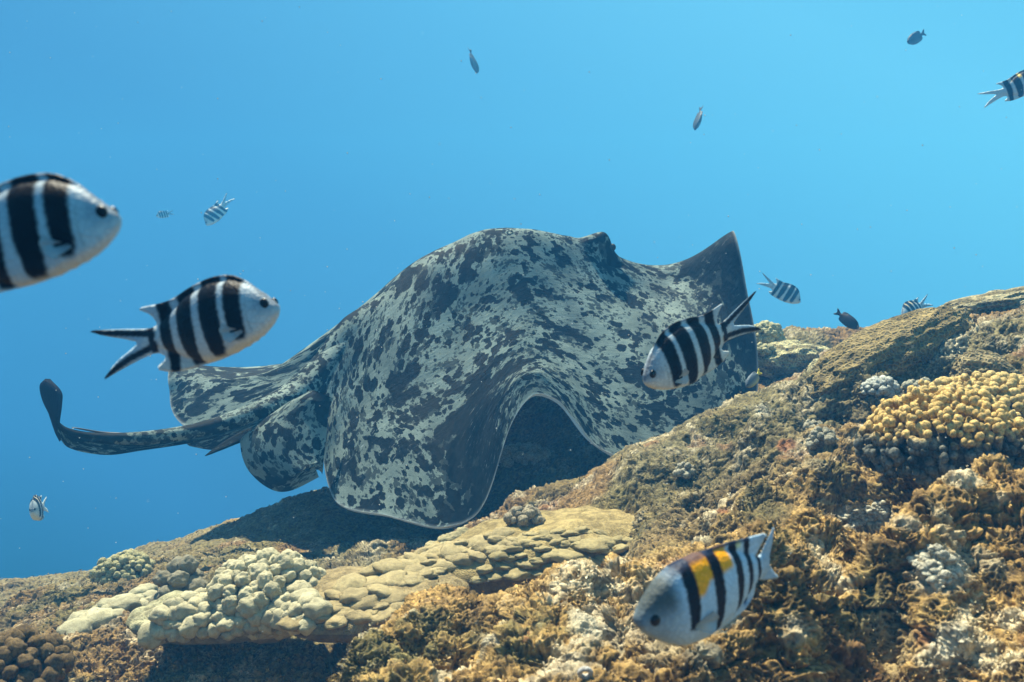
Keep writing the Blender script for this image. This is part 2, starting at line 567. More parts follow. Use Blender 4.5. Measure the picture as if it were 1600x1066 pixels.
left = sstep(420, 250, PX) * sstep(2.2, 2.8, Pn[:, 1])
c = lerp(c, np.array([0.24, 0.20, 0.10]), left * 0.6)
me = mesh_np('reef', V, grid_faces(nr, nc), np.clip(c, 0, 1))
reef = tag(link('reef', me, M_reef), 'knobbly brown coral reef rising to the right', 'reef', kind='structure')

# coarser copy for finding places on the surface
sr, sc = 3, 3
Vg = V.reshape(nr, nc, 3)[::sr, ::sc]
bn = Nn[::sr, ::sc].reshape(-1, 3)
nr2, nc2 = Vg.shape[:2]
bvh = BVHTree.FromPolygons([tuple(v) for v in Vg.reshape(-1, 3).tolist()], grid_faces(nr2, nc2).tolist())


def hit(px, py):
    dr = P(px, py, 1.0).normalized()
    h = bvh.ray_cast(Vector((0, 0, 0)), dr)
    return h[0] if h[0] is not None else P(px, py, 3.0)


def ground(x, y):
    h = bvh.ray_cast(Vector((x, y, 3)), Vector((0, 0, -1)))
    return h[0].z if h[0] is not None else -1.0


# ------------------------------------------------------------------ stingray
def tps_fit(uv, xyz, lam=0.003):
    n = len(uv)
    d = np.linalg.norm(uv[:, None] - uv[None], axis=-1)
    K = np.where(d > 0, d * d * np.log(d + 1e-12), 0) + lam * np.eye(n)
    Pm = np.c_[np.ones(n), uv]
    A = np.zeros((n + 3, n + 3))
    A[:n, :n] = K
    A[:n, n:] = Pm
    A[n:, :n] = Pm.T
    return np.linalg.solve(A, np.r_[xyz, np.zeros((3, xyz.shape[1]))])


def tps_eval(cf, uv0, uv):
    res = []
    for ch in np.array_split(uv, max(1, len(uv) // 20000)):
        d = np.linalg.norm(ch[:, None] - uv0[None], axis=-1)
        K = np.where(d > 0, d * d * np.log(d + 1e-12), 0)
        res.append(K @ cf[:-3] + np.c_[np.ones(len(ch)), ch] @ cf[-3:])
    return np.concatenate(res)


# angle round the disc (0 = tail, 90 = near wing, 180 = snout, negative = far side), share of radius, place
CP = [
    (0, 1.0, 478, 612, 2.76), (0, .75, 545, 505, 2.86), (0, .4, 665, 402, 2.93), (0, .15, 745, 366, 3.05), (180, .1, 830, 361, 3.15),
    (180, .35, 895, 370, 3.24), (180, .6, 945, 392, 3.34), (180, .8, 985, 436, 3.45), (180, 1, 1065, 470, 3.55),
    # near margin
    (12, 1, 500, 640, 2.66), (19, 1, 504, 700, 2.58), (27, 1, 522, 785, 2.48), (36, 1, 600, 803, 2.40), (47, 1, 690, 825, 2.33),
    (54, 1, 746, 804, 2.38), (62.5, 1, 776, 735, 2.48), (72, 1, 803, 655, 2.60), (78, 1, 836, 613, 2.68), (83, 1, 878, 630, 2.69),
    (91, 1, 920, 687, 2.66), (97, 1, 968, 716, 2.63), (105.5, 1, 1045, 722, 2.68), (114.5, 1, 1120, 700, 2.74), (124, 1, 1177, 645, 2.80),
    (133, 1, 1184, 560, 2.87), (145, 1, 1167, 458, 2.96), (156, 1, 1146, 357, 3.06), (167, 1, 1130, 410, 3.30),
    # near wing inside
    (20, .7, 560, 610, 2.70), (40, .78, 625, 690, 2.52), (50, .8, 690, 720, 2.45), (60, .8, 742, 690, 2.52), (72, .82, 795, 605, 2.66),
    (80, .85, 838, 583, 2.72), (91, .8, 905, 615, 2.74), (105, .75, 985, 625, 2.80), (124, .75, 1090, 575, 2.88), (140, .8, 1110, 480, 3.0), (153, .75, 1068, 440, 3.16),
    (30, .5, 625, 560, 2.69), (55, .5, 730, 580, 2.67), (75, .5, 815, 530, 2.82), (95, .5, 885, 535, 2.90), (120, .5, 985, 510, 3.02), (145, .5, 990, 455, 3.18),
    (45, .25, 725, 470, 2.86), (90, .25, 820, 440, 3.0), (135, .25, 890, 425, 3.12),
    # far side, mostly hidden
    (-90, .25, 815, 385, 3.38), (-90, .55, 830, 470, 3.62), (-135, .35, 905, 400, 3.42), (-125, .55, 930, 450, 3.58), (-90, 1, 860, 590, 4.0), (-120, .7, 930, 480, 3.7), (-140, 1, 1010, 540, 3.95),
    (-60, .5, 690, 445, 3.45), (-40, .35, 672, 425, 3.22), (-20, .7, 545, 530, 3.02),
    (-12, 1, 430, 662, 2.88), (-24, 1, 310, 672, 3.02), (-32, 1, 276, 655, 3.10), (-42, 1, 266, 610, 3.18), (-51, 1, 267, 568, 3.26),
    (-60, 1, 310, 585, 3.5), (-78, 1, 500, 610, 3.85), (-58, .8, 420, 572, 3.42), (-35, .8, 350, 590, 3.16), (-28, .75, 440, 590, 3.04), (-50, .62, 455, 580, 3.25), (-42, .5, 510, 525, 3.14),
]
uv0 = np.array([(-math.cos(R(a)) * r, math.sin(R(a)) * r) for a, r, *_ in CP])
xyz0 = np.array([P(*p[2:]) for p in CP])
cf = tps_fit(uv0, xyz0)
NRr, NA = 150, 480
rr = np.linspace(0, 1, NRr + 1)[1:] ** 0.85
th = np.linspace(0, 2 * math.pi, NA, endpoint=False)
UV = np.stack([-np.cos(th)[None] * rr[:, None], np.sin(th)[None] * rr[:, None]], -1).reshape(-1, 2)
UV = np.r_[[[0, 0]], UV]
top = tps_eval(cf, uv0, UV)
eps = 1e-3
tu = tps_eval(cf, uv0, UV + [eps, 0]) - top
tv = tps_eval(cf, uv0, UV + [0, eps]) - top
nrm_ = np.cross(tu, tv)
nrm_ /= np.linalg.norm(nrm_, axis=1, keepdims=True)
if nrm_[0, 2] < 0: nrm_ = -nrm_
a_, b_ = UV[:, 0], UV[:, 1]
rad = np.hypot(a_, b_)
# relief: raised head with eye mounds, spiracle hollows, skin folds near the pelvic fin and along the margin


def bumpf(a0, b0, s, k=1.0):
    return np.exp(-(((a_ - a0) / s) ** 2 + ((b_ - b0) / (s * k)) ** 2))


EYE_A, EYE_B = 0.50, 0.07
h = 0.055 * bumpf(EYE_A - .02, EYE_B, 0.065) + 0.05 * bumpf(EYE_A, -EYE_B - 0.06, 0.05)
h += 0.022 * bumpf(EYE_A - 0.07, EYE_B - 0.01, 0.06)
h -= 0.038 * bumpf(EYE_A - 0.035, EYE_B + 0.085, 0.038, 0.6)
h += 0.010 * bumpf(EYE_A - 0.05, EYE_B + 0.14, 0.04)
wr = vnoise(np.c_[a_ * 4, b_ * 4, 0 * a_], 61)
h += .045 * np.exp(-(b_ / .10) ** 2) * sstep(-.45, -.95, a_)
ang = np.arctan2(b_, -a_)
h += 0.0035 * np.sin(ang * 46 + 3 * wr + rad * 5) * sstep(.62, .95, rad) * sstep(-.4, .4, wr)
h += 0.006 * fbm(np.c_[a_ * 6, b_ * 6, 0 * a_], 3, 62) * sstep(0, .3, 1 - rad)
topd = top + nrm_ * h[:, None]
thick = 0.012 + 0.20 * np.clip(1 - rad, 0, 1) ** 1.2
und = top - nrm_ * thick[:, None]
nT = len(UV)
verts = np.r_[topd, und]
fc = []
for j in range(NA):
    pass
j = np.arange(NA)
j2 = (j + 1) % NA
ring0 = np.stack([np.zeros(NA, int), 1 + j2, 1 + j, 1 + j], -1)
quads = []
for i in range(NRr - 1):
    a0 = 1 + i * NA
    a1 = a0 + NA
    quads.append(np.stack([a0 + j, a0 + j2, a1 + j2, a1 + j], -1))
Q = np.concatenate(quads)
lastr = 1 + (NRr - 1) * NA
rim = np.stack([lastr + j, lastr + j2, nT + lastr + j2, nT + lastr + j], -1)
tri_fix = np.stack([np.zeros(NA, int), 1 + j, 1 + j2], -1)


class Acc:
    """collects triangles of one mesh"""
    def __init__(s):
        s.v, s.f, s.c, s.m, s.w, s.n = [], [], [], [], [], 0

    def add(s, v, f, col=None, mp=None, w=None):
        v = np.asarray(v, float)
        f = np.asarray(f)
        if f.shape[1] == 4:
            f = np.r_[f[:, [0, 1, 2]], f[:, [0, 2, 3]]]
        s.v.append(v)
        s.f.append(f + s.n)
        s.c.append(np.broadcast_to(np.asarray(col if col is not None else (1, 1, 1), float), (len(v), 3)))
        s.m.append(np.asarray(mp, float) if mp is not None else np.zeros((len(v), 3)))
        s.w.append(np.broadcast_to(np.asarray(w if w is not None else 0.0, float), (len(v),)))
        s.n += len(v)

    def mesh(s, name, attrs=False):
        at = {'skin': ('FLOAT_VECTOR', np.concatenate(s.m)), 'shade': ('FLOAT', np.concatenate(s.w))} if attrs else None
        return mesh_np(name, np.concatenate(s.v), np.concatenate(s.f), np.concatenate(s.c), at)


# ray skin: 'skin' = place on the flattened animal in metres, 'shade' = how dark the pigment is there
ray = Acc()
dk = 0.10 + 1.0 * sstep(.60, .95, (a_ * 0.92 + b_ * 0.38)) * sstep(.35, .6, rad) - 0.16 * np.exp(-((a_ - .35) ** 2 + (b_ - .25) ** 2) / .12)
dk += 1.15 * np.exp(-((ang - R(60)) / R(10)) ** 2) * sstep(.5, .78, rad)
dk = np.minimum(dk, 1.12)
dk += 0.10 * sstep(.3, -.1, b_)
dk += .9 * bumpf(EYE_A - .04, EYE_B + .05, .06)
skin = np.c_[a_ * .85, b_ * .85, 0 * a_]
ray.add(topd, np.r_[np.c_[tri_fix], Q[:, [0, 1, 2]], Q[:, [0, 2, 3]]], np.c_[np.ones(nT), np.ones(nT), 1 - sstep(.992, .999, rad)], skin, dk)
ucol = np.array([0.52, 0.54, 0.52])
ray.add(np.r_[und, topd[lastr:lastr + NA]], np.r_[tri_fix[:, ::-1], Q[:, [2, 1, 0]], Q[:, [3, 2, 0]],
        np.stack([nT + j, lastr + j, lastr + j2], -1), np.stack([nT + j, lastr + j2, nT + j2], -1)], (0.35, 0.35, 0.35), np.r_[skin, skin[lastr:lastr + NA]] + [0, 0, 5], 3.0)


def crom(pts, n):
    """Catmull-Rom through rows of pts, n samples"""
    p = np.asarray(pts, float)
    p = np.r_[[2 * p[0] - p[1]], p, [2 * p[-1] - p[-2]]]
    m = len(p) - 3
    tt = np.linspace(0, m - 1e-6, n)
    k = tt.astype(int)
    u = (tt - k)[:, None]
    a, b, c_, d_ = p[k], p[k + 1], p[k + 2], p[k + 3]
    return 0.5 * (2 * b + (c_ - a) * u + (2 * a - 5 * b + 4 * c_ - d_) * u ** 2 + (3 * b - a - 3 * c_ + d_) * u ** 3)


def tube(acc, rowsp, nseg=26, n=140, skin_off=(0, 0, 0), shade=0.2):
    """rows: px, py, Y, half height, half width (m); an oval tube along them"""
    q = crom([(*P(*r[:3]), r[3], r[4]) for r in rowsp], n)
    c3, hh, ww = q[:, :3], q[:, 3], q[:, 4]
    tg = np.gradient(c3, axis=0)
    tg /= np.linalg.norm(tg, axis=1, keepdims=True)
    up = np.array([0.0, 0, 1]) - tg * tg[:, 2:3]
    up = np.where(np.linalg.norm(up, axis=1, keepdims=True) < .25, np.array([1.0, 0, 0]) - tg * tg[:, :1], up)
    # carry the frame along smoothly
    U = [up[0] / np.linalg.norm(up[0])]
    for k in range(1, n):
        u = U[-1] - tg[k] * (U[-1] @ tg[k])
        U.append(u / np.linalg.norm(u))
    U = np.array(U)
    Sd = np.cross(tg, U)
    ph = np.linspace(0, 2 * math.pi, nseg, endpoint=False)
    V_ = c3[:, None] + U[:, None] * (np.sin(ph)[None, :, None] * hh[:, None, None]) + Sd[:, None] * (np.cos(ph)[None, :, None] * ww[:, None, None])
    s = np.r_[0, np.cumsum(np.linalg.norm(np.diff(c3, axis=0), axis=1))]
    sk = np.stack([np.repeat((skin_off[0] - s)[:, None], nseg, 1), np.cos(ph)[None] * ww[:, None] + skin_off[1], np.sin(ph)[None] * hh[:, None] + skin_off[2]], -1)
    f = []
    a = (np.arange(n - 1)[:, None] * nseg + np.arange(nseg)[None]).ravel()
    b = (np.arange(n - 1)[:, None] * nseg + (np.arange(nseg) + 1)[None] % nseg).ravel()
    acc.add(V_.reshape(-1, 3), np.stack([a, b, b + nseg, a + nseg], -1), (1, 1, 1), sk.reshape(-1, 3), shade if np.isscalar(shade) else np.repeat(np.interp(np.linspace(0, 1, n), *shade), nseg))
    return c3


def sheet(acc, rowsA, rowsB, n=90, m=30, th_=0.006, shade=0.2, bulge=0.0, skin_off=(0, 0, 0)):
    """a fin: smooth two-sided sheet between two edge curves given as px, py, Y"""
    A = crom([P(*r) for r in rowsA], n)
    B = crom([P(*r) for r in rowsB], n)
    u = np.linspace(0, 1, m)
    g = A[:, None] * (1 - u)[None, :, None] + B[:, None] * u[None, :, None]
    nn = grid_normals(g)
    if nn[n // 2, m // 2, 1] > 0: nn = -nn
    g = g + nn * (bulge * np.sin(np.pi * u)[None, :, None])
    edge = np.minimum(np.minimum(u, 1 - u)[None] * 6, np.minimum(np.linspace(0, 1, n), 1 - np.linspace(0, 1, n))[:, None] * 10).clip(0.15, 1)
    f = grid_faces(n, m)
    L = np.linalg.norm(A[0] - A[-1])
    sk = np.stack([skin_off[0] + np.repeat(np.linspace(0, L, n)[:, None], m, 1), np.repeat(u[None] * .25, n, 0) + skin_off[1], np.full((n, m), skin_off[2])], -1).reshape(-1, 3)
    rip = 0.0
    F_ = (g + nn * (th_ * edge[..., None])).reshape(-1, 3)
    Bk = (g - nn * (th_ * edge[..., None])).reshape(-1, 3)
    acc.add(F_, f, (1, 1, 1), sk, shade)
    acc.add(Bk, f[:, ::-1], (1, 1, 1), sk, shade)
    # rim
    idx = np.r_[np.arange(m), np.arange(1, n) * m + m - 1, (n - 1) * m + np.arange(m - 2, -1, -1), np.arange(n - 2, 0, -1) * m]
    k = len(idx)
    kk = np.arange(k)
    acc.add(np.r_[F_[idx], Bk[idx]], np.stack([kk, (kk + 1) % k, k + (kk + 1) % k, k + kk], -1), (1, 1, 1), np.r_[sk[idx], sk[idx]], shade)


# tail: px, py, Y, half height, half width
def ray_pt(a, b, up=0.0):
    q = np.array([[a, b]])
    p0 = tps_eval(cf, uv0, q)[0]
    pu = tps_eval(cf, uv0, q + [1e-3, 0])[0] - p0
    pv_ = tps_eval(cf, uv0, q + [0, 1e-3])[0] - p0
    n = np.cross(pu, pv_)
    n /= np.linalg.norm(n)
    if n[2] < 0: n = -n
    return p0 + n * up


def row_at(a, up, hh, ww):
    q = ray_pt(a, 0, up)
    return (800 + q[0] / q[1] * F, 533 - q[2] / q[1] * F, q[1], hh, ww)


tube(ray, [row_at(-.62, -.06, .02, .03), row_at(-.8, -.035, .045, .06), (474, 610, 2.745, .054, .075), (430, 633, 2.655, .040, .056), (370, 656, 2.56, .030, .040), (300, 675, 2.48, .023, .030),
           (220, 685, 2.40, .019, .023), (150, 684, 2.34, .014, .017), (110, 676, 2.31, .010, .011), (92, 664, 2.30, .006, .007), (86, 650, 2.30, .003, .004)],
     n=200, skin_off=(-.8, 0, 0), shade=([0, .35, .6, .75, 1], [.15, .15, .35, .9, 1.2]))
# skin fold under the tail, and its raised dark end
sheet(ray, [(440, 640, 2.62), (370, 664, 2.54), (300, 682, 2.47), (220, 694, 2.40), (160, 692, 2.35), (110, 680, 2.31), (92, 664, 2.30)],
      [(440, 648, 2.61), (370, 676, 2.53), (300, 692, 2.46), (222, 704, 2.39), (165, 711, 2.34), (108, 700, 2.30), (90, 676, 2.29)], th_=.003, shade=.45, skin_off=(-2, 0, 0))
sheet(ray, [(94, 690, 2.305), (80, 655, 2.31), (66, 625, 2.32), (62, 603, 2.33), (70, 593, 2.34)], [(96, 688, 2.30), (93, 665, 2.30), (97, 632, 2.31), (96, 612, 2.32), (78, 592, 2.335)],
      th_=.004, shade=2.6, bulge=.004, skin_off=(-3, 0, 0))
# pelvic fins
sheet(ray, [(470, 632, 2.64), (420, 655, 2.60), (382, 680, 2.56), (376, 700, 2.53), (388, 735, 2.50), (420, 763, 2.48), (452, 767, 2.48), (498, 745, 2.50)],
      [(520, 622, 2.63), (515, 640, 2.61), (512, 660, 2.59), (510, 680, 2.57), (508, 700, 2.55), (506, 715, 2.54), (505, 730, 2.53), (503, 742, 2.51)],
      n=120, m=60, th_=.010, shade=.05, bulge=.045, skin_off=(2, 0, 0))
sheet(ray, [(380, 662, 2.74), (340, 672, 2.78), (300, 688, 2.82), (290, 692, 2.83)], [(400, 680, 2.72), (370, 694, 2.75), (335, 703, 2.80), (296, 697, 2.83)], n=50, m=16, th_=.005, shade=.3, skin_off=(4, 0, 0))
sheet(ray, [(440, 650, 2.66), (390, 668, 2.63), (350, 690, 2.60), (320, 712, 2.57)], [(430, 672, 2.64), (385, 688, 2.61), (350, 702, 2.58), (321, 713, 2.57)], n=50, m=14, th_=.004, shade=.7, skin_off=(5, 0, 0))

m, t, b = new_mat('ray_skin')
M_ray = m
at = nd(t, 'ShaderNodeAttribute', attribute_name='skin')
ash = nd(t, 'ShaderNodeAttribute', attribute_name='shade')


def tex_noise(vec, scale, detail=4, rough_=.6):
    n = nd(t, 'ShaderNodeTexNoise')
    n.inputs['Scale'].default_value = scale
    n.inputs['Detail'].default_value = detail
    n.inputs['Roughness'].default_value = rough_
    t.links.new(vec, n.inputs['Vector'])
    return n


def mth(op, x, y=None, z=None):
    n = nd(t, 'ShaderNodeMath', operation=op)
    for k, v in enumerate((x, y, z)):
        if v is None: continue
        if isinstance(v, (int, float)): n.inputs[k].default_value = v
        else: t.links.new(v, n.inputs[k])
    return n.outputs[0]


wn = tex_noise(at.outputs['Vector'], 70, 4, .7)
wsub = nd(t, 'ShaderNodeVectorMath', operation='MULTIPLY_ADD')
wsub.inputs[1].default_value = (.022, .022, .022)
t.links.new(wn.outputs['Color'], wsub.inputs[0])
t.links.new(at.outputs['Vector'], wsub.inputs[2])


def spots(scale, lo, hi, sizemod=.35, seedoff=0):
    """dark where near a cell centre; size varies with a broad noise and with 'shade'"""
    v = nd(t, 'ShaderNodeTexVoronoi')
    v.inputs['Scale'].default_value = scale
    mp = nd(t, 'ShaderNodeVectorMath', operation='ADD')
    mp.inputs[1].default_value = (seedoff, seedoff * .7, 0)
    t.links.new(wsub.outputs[0], mp.inputs[0])
    t.links.new(mp.outputs[0], v.inputs['Vector'])
    bn_ = tex_noise(mp.outputs[0], scale * .28, 2)
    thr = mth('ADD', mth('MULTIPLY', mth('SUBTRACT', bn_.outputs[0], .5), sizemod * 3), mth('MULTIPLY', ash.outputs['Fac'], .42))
    dist_ = mth('SUBTRACT', v.outputs['Distance'], thr)
    return ramp(t, dist_, hi, lo)


s1 = spots(22, .19, .205, .75)
s2 = spots(47, .34, .36, .90, 3.3)
s3 = spots(100, .30, .34, .80, 7.7)
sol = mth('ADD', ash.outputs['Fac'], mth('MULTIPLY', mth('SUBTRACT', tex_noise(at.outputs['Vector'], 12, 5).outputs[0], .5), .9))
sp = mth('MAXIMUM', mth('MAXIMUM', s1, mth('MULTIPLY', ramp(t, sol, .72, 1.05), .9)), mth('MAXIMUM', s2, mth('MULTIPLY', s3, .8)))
base_n = tex_noise(at.outputs['Vector'], 9, 5)
pale = mixc(t, ramp(t, base_n.outputs[0], .35, .65), (.13, .165, .148), (.23, .285, .25))
grain = tex_noise(at.outputs['Vector'], 420, 3, .7)
pale = mixc(t, ramp(t, grain.outputs[0], .3, .7), mixc(t, 1.0, pale, (.72, .74, .74), 'MULTIPLY'), pale)
darkc = mixc(t, ramp(t, tex_noise(at.outputs['Vector'], 60, 3).outputs[0], .35, .7), (.005, .008, .009), (.012, .016, .017))
colr = mixc(t, sp, pale, darkc)
# pale streaks, stretched along the body
mpn = nd(t, 'ShaderNodeMapping')
mpn.inputs['Scale'].default_value = (26, 150, 60)
mpn.inputs['Rotation'].default_value = (0, 0, R(-28))
t.links.new(at.outputs['Vector'], mpn.inputs['Vector'])
scn = tex_noise(mpn.outputs[0], 1.0, 4, .7)
scm = tex_noise(at.outputs['Vector'], 4.5, 2)
scr = mth('MULTIPLY', ramp(t, scn.outputs[0], .60, .70), ramp(t, scm.outputs[0], .46, .60))
colr = mixc(t, mth('MULTIPLY', scr, .8), colr, (.34, .40, .39))
sb = nd(t, 'ShaderNodeSeparateColor')
t.links.new(vcol(t), sb.inputs[0])
colr = mixc(t, mth('MULTIPLY', mth('SUBTRACT', 1.0, sb.outputs[2]), .55), colr, (.38, .43, .43))
# nearly black tail end and the pale underside
blk = ramp(t, ash.outputs['Fac'], 1.2, 2.2)
und_m = ramp(t, ash.outputs['Fac'], 2.8, 2.95)
colr = mixc(t, blk, colr, (.012, .018, .03))
colr = mixc(t, und_m, colr, (.50, .53, .52))
t.links.new(colr, b.inputs['Base Color'])
b.inputs['Roughness'].default_value = .6
b.inputs['Specular IOR Level'].default_value = .03
bp = nd(t, 'ShaderNodeBump')
bp.inputs['Strength'].default_value = .55
bp.inputs['Distance'].default_value = .006
hsum = mth('ADD', mth('MULTIPLY', scn.outputs[0], .6), mth('ADD', mth('MULTIPLY', grain.outputs[0], .25), mth('MULTIPLY', tex_noise(at.outputs['Vector'], 45, 4).outputs[0], .8)))
t.links.new(hsum, bp.inputs['Height'])
t.links.new(bp.outputs[0], b.inputs['Normal'])


def empty(name, loc):
    o = bpy.data.objects.new(name, None)
    o.empty_display_size = .05
    o.location = loc
    COL.objects.link(o)
    return o


def part(name, me, mat, root):
    """a mesh given in world coordinates, hung under its thing"""
    if root is not None:
        me.transform(Matrix.Translation(-Vector(root.location)))
    return link(name, me, mat, root)


root = empty('stingray', P(690, 825, 2.4))
tag(root, 'huge black blotched stingray gliding over the reef with its tail trailing left', 'stingray')
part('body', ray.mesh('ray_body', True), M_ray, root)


def simple_mat(name, col, rough_=.5, spec=.4):
    m, t, b = new_mat(name)
    tcn = nd(t, 'ShaderNodeNewGeometry')
    n = nd(t, 'ShaderNodeTexNoise')
    n.inputs['Scale'].default_value = 300
    t.links.new(tcn.outputs['Position'], n.inputs['Vector'])
    t.links.new(mixc(t, n.outputs[0], tuple(x * .8 for x in col), tuple(min(1, x * 1.2) for x in col)), b.inputs['Base Color'])
    b.inputs['Roughness'].default_value = rough_
    b.inputs['Specular IOR Level'].default_value = spec
    return m


M_eye = simple_mat('fish_eye_black', (.003, .003, .004), .3, .25)
M_iris = simple_mat('ray_eye', (.03, .03, .025), .5, .2)
M_sting = simple_mat('sting', (.02, .022, .025), .4)


def ball(cn, rad_, name, mat, root, sub=3, sq=(1, 1, 1)):
    v, f = ICO[sub]
    return part(name, mesh_np(name, v * rad_ * np.array(sq) + np.array(cn), f), mat, root)


ball(ray_pt(EYE_A + .015, EYE_B + .03, .030), .014, 'eye', M_iris, root)
stg = Acc()
tube(stg, [(192, 678, 2.375, .0035, .005), (160, 676, 2.35, .003, .004), (125, 670, 2.32, .0022, .003), (112, 668, 2.31, .0008, .001)], nseg=8, n=30)
part('tail_sting', stg.mesh('tail_sting'), M_sting, root)


# ------------------------------------------------------------------ fish
def smooth_poly(pts, step):
    p = np.array(pts, float)
    # one corner cut keeps the outline soft, then even steps
    q = []
    for i in range(len(p)):
        a, b = p[i], p[(i + 1) % len(p)]
        q += [a * .78 + b * .22, a * .22 + b * .78]
    q = np.array(q)
    outp = []
    for i in range(len(q)):
        a, b = q[i], q[(i + 1) % len(q)]
        k = max(1, int(np.linalg.norm(b - a) / step))
        for s in range(k):
            outp.append(a + (b - a) * s / k)
    return np.array(outp)


def inside(poly, pts):
    x, y = pts[:, 0], pts[:, 1]
    r = np.zeros(len(pts), bool)
    for i in range(len(poly)):
        x1, y1 = poly[i]
        x2, y2 = poly[(i + 1) % len(poly)]
        if y1 == y2: continue
        c_ = ((y1 > y) != (y2 > y)) & (x < (x2 - x1) * (y - y1) / (y2 - y1) + x1)
        r ^= c_
    return r


def flat_fill(outline, step):
    o = smooth_poly(outline, step)
    lo, hi = o.min(0), o.max(0)
    gx = np.arange(lo[0], hi[0], step)
    gy = np.arange(lo[1], hi[1], step * .87)
    g = np.array([(x + (step / 2 if k % 2 else 0), y) for k, y in enumerate(gy) for x in gx])
    g = g[inside(o, g)]
    d = np.min(np.linalg.norm(g[:, None] - o[None], axis=-1), axis=1)
    g = g[d > step * .5]
    pts = np.r_[o, g]
    n = len(o)
    res = delaunay_2d_cdt([Vector(p) for p in pts.tolist()], [], [list(range(n))], 1, 1e-7)
    v = np.array([tuple(p) for p in res[0]])
    return v, np.array([f for f in res[2] if len(f) == 3]), o


FINT = .0045
FLESH_U = [0, .03, .1, .2, .32, .5, .7, .88, 1.0, 1.1, 1.3]
FLESH_H = [.02, .07, .14, .225, .285, .30, .25, .15, .085, .075, .02]
FLESH_W = [.015, .045, .08, .115, .135, .13, .10, .055, .03, .012, .002]


def inflate(v2, f, o, hs=1.0, ws=1.0):
    """lay thickness on a flat outline: full flesh in the body, thin fins"""
    u, v = v2[:, 0], v2[:, 1]
    H = np.interp(u, FLESH_U, FLESH_H) * hs
    Wd = np.interp(u, FLESH_U, FLESH_W) * ws
    w = Wd * np.sqrt(np.clip(1 - (v / H) ** 2, 0, 1)) ** 1.0
    w = np.maximum(w, FINT)
    dmin = np.array([np.min(np.linalg.norm(o - p, axis=1)) for p in v2])
    on = dmin < 1e-5
    w = np.where(on, 0, np.minimum(w, .25 * Wd + dmin * 2.2 + FINT * .3))
    idx_in = np.where(~on)[0]
    bk = np.arange(len(v2))
    bk[idx_in] = len(v2) + np.arange(len(idx_in))
    V3 = np.r_[np.c_[u, v, w], np.c_[u[idx_in], v[idx_in], -w[idx_in]]]
    Fc = np.r_[f, bk[f][:, ::-1]]
    return V3, Fc


SCISSOR = [(0, 0), (.03, .05), (.10, .13), (.20, .25), (.32, .33), (.485, .348), (.66, .318), (.83, .262), (.95, .257), (1.15, .268), (1.03, .19), (.99, .10), (1.08, .088),
           (1.30, .14), (1.64, .205), (1.47, .12), (1.30, .06), (1.185, .004), (1.30, -.045), (1.43, -.10), (1.59, -.22), (1.46, -.185), (1.24, -.13), (1.045, -.10), (.97, -.16),
           (1.10, -.228), (.955, -.283), (.80, -.288), (.48, -.272), (.2, -.19), (.06, -.10), (.01, -.045)]
SERGEANT = [(0, 0), (.05, .08), (.12, .15), (.20, .217), (.35, .285), (.525, .30), (.74, .285), (.93, .25), (1.13, .216), (1.04, .14), (.99, .09), (1.03, .075),
            (1.10, .15), (1.20, .25), (1.17, .13), (1.11, 0), (1.15, -.09), (1.22, -.17), (1.08, -.13), (.985, -.085), (.97, -.13), (.95, -.187),
            (.87, -.25), (.74, -.285), (.585, -.31), (.41, -.305), (.23, -.237), (.067, -.108)]
DAMSEL = [(0, 0), (.06, .09), (.2, .19), (.4, .25), (.65, .25), (.85, .24), (.98, .18), (.97, .07), (1.05, .07), (1.22, .16), (1.30, .15), (1.17, 0), (1.28, -.14), (1.20, -.15),
          (1.05, -.06), (.97, -.07), (.96, -.17), (.85, -.23), (.6, -.25), (.35, -.24), (.15, -.15), (.04, -.06)]


def col_scissor(v, side, seed=0, yellow=0.0, tailblack=1.0):
    u, y = v[:, 0], v[:, 1]
    p3 = np.c_[u * 45, y * 45, np.full(len(u), seed * 3.1)]
    ed = 0.005 * vnoise(p3, seed) + .004 * vnoise(p3 * 2.2, seed + 1)
    wht = np.array([.53, .58, .57])
    c = np.tile(wht, (len(u), 1))
    c = lerp(c, (.34, .42, .47), sstep(-.05, .22, y) * .55)
    c = lerp(c, (.55, .56, .46), sstep(-.15, -.26, y) * .5)
    if yellow:
        c = lerp(c, (.9, .55, .04), yellow * sstep(.12, .22, y) * sstep(.25, .35, u) * sstep(.9, .7, u))
    c = c * (1 - .35 * np.exp(-((u - .185 - .35 * (y + .02) ** 2 * -1) / .006) ** 2) * sstep(.13, .09, np.abs(y + .02)))[:, None]
    head = sstep(.20, .10, u) * sstep(-.06, .05, y)
    c = lerp(c, (.25, .30, .34), head * .75)
    c = lerp(c, (.05, .06, .09), sstep(.013, .0, FLtop(u) - y) * .7)
    for uc, w, y0 in ((.27, .062, -.17), (.46, .082, -.255), (.69, .080, -.275), (.90, .062, -.30)):
        wv = w * (1 - .25 * sstep(0, -.25, y)) * np.sqrt(np.clip((y - y0 + .02) / .06, 0.01, 1))
        k = sstep(wv + .012, wv - .012, np.abs(u - uc - .02 * y - .25 * (y - .05) ** 2 + ed)) * sstep(y0 - .015, y0 + .015, y + ed)
        c = lerp(c, (.003, .0035, .007), k)
    # black at the tail root running out along each lobe
    if tailblack:
        up_l = y - np.interp(u, [1.0, 1.1, 1.3, 1.63], [.03, .055, .105, .19])
        lo_l = y - np.interp(u, [1.0, 1.1, 1.3, 1.58], [-.04, -.06, -.10, -.20])
        k = np.maximum(sstep(.034, .020, np.abs(up_l)), sstep(.034, .020, np.abs(lo_l))) * sstep(.995, 1.03, u) * tailblack
        k = np.maximum(k, sstep(.035, .025, np.abs(u - 1.06)) * sstep(.115, .095, np.abs(y)) * tailblack)
        c = lerp(c, (.006, .007, .014), k)
        c = lerp(c, (.25, .42, .55), sstep(1.12, 1.2, u) * (1 - k) * .6)
    return c


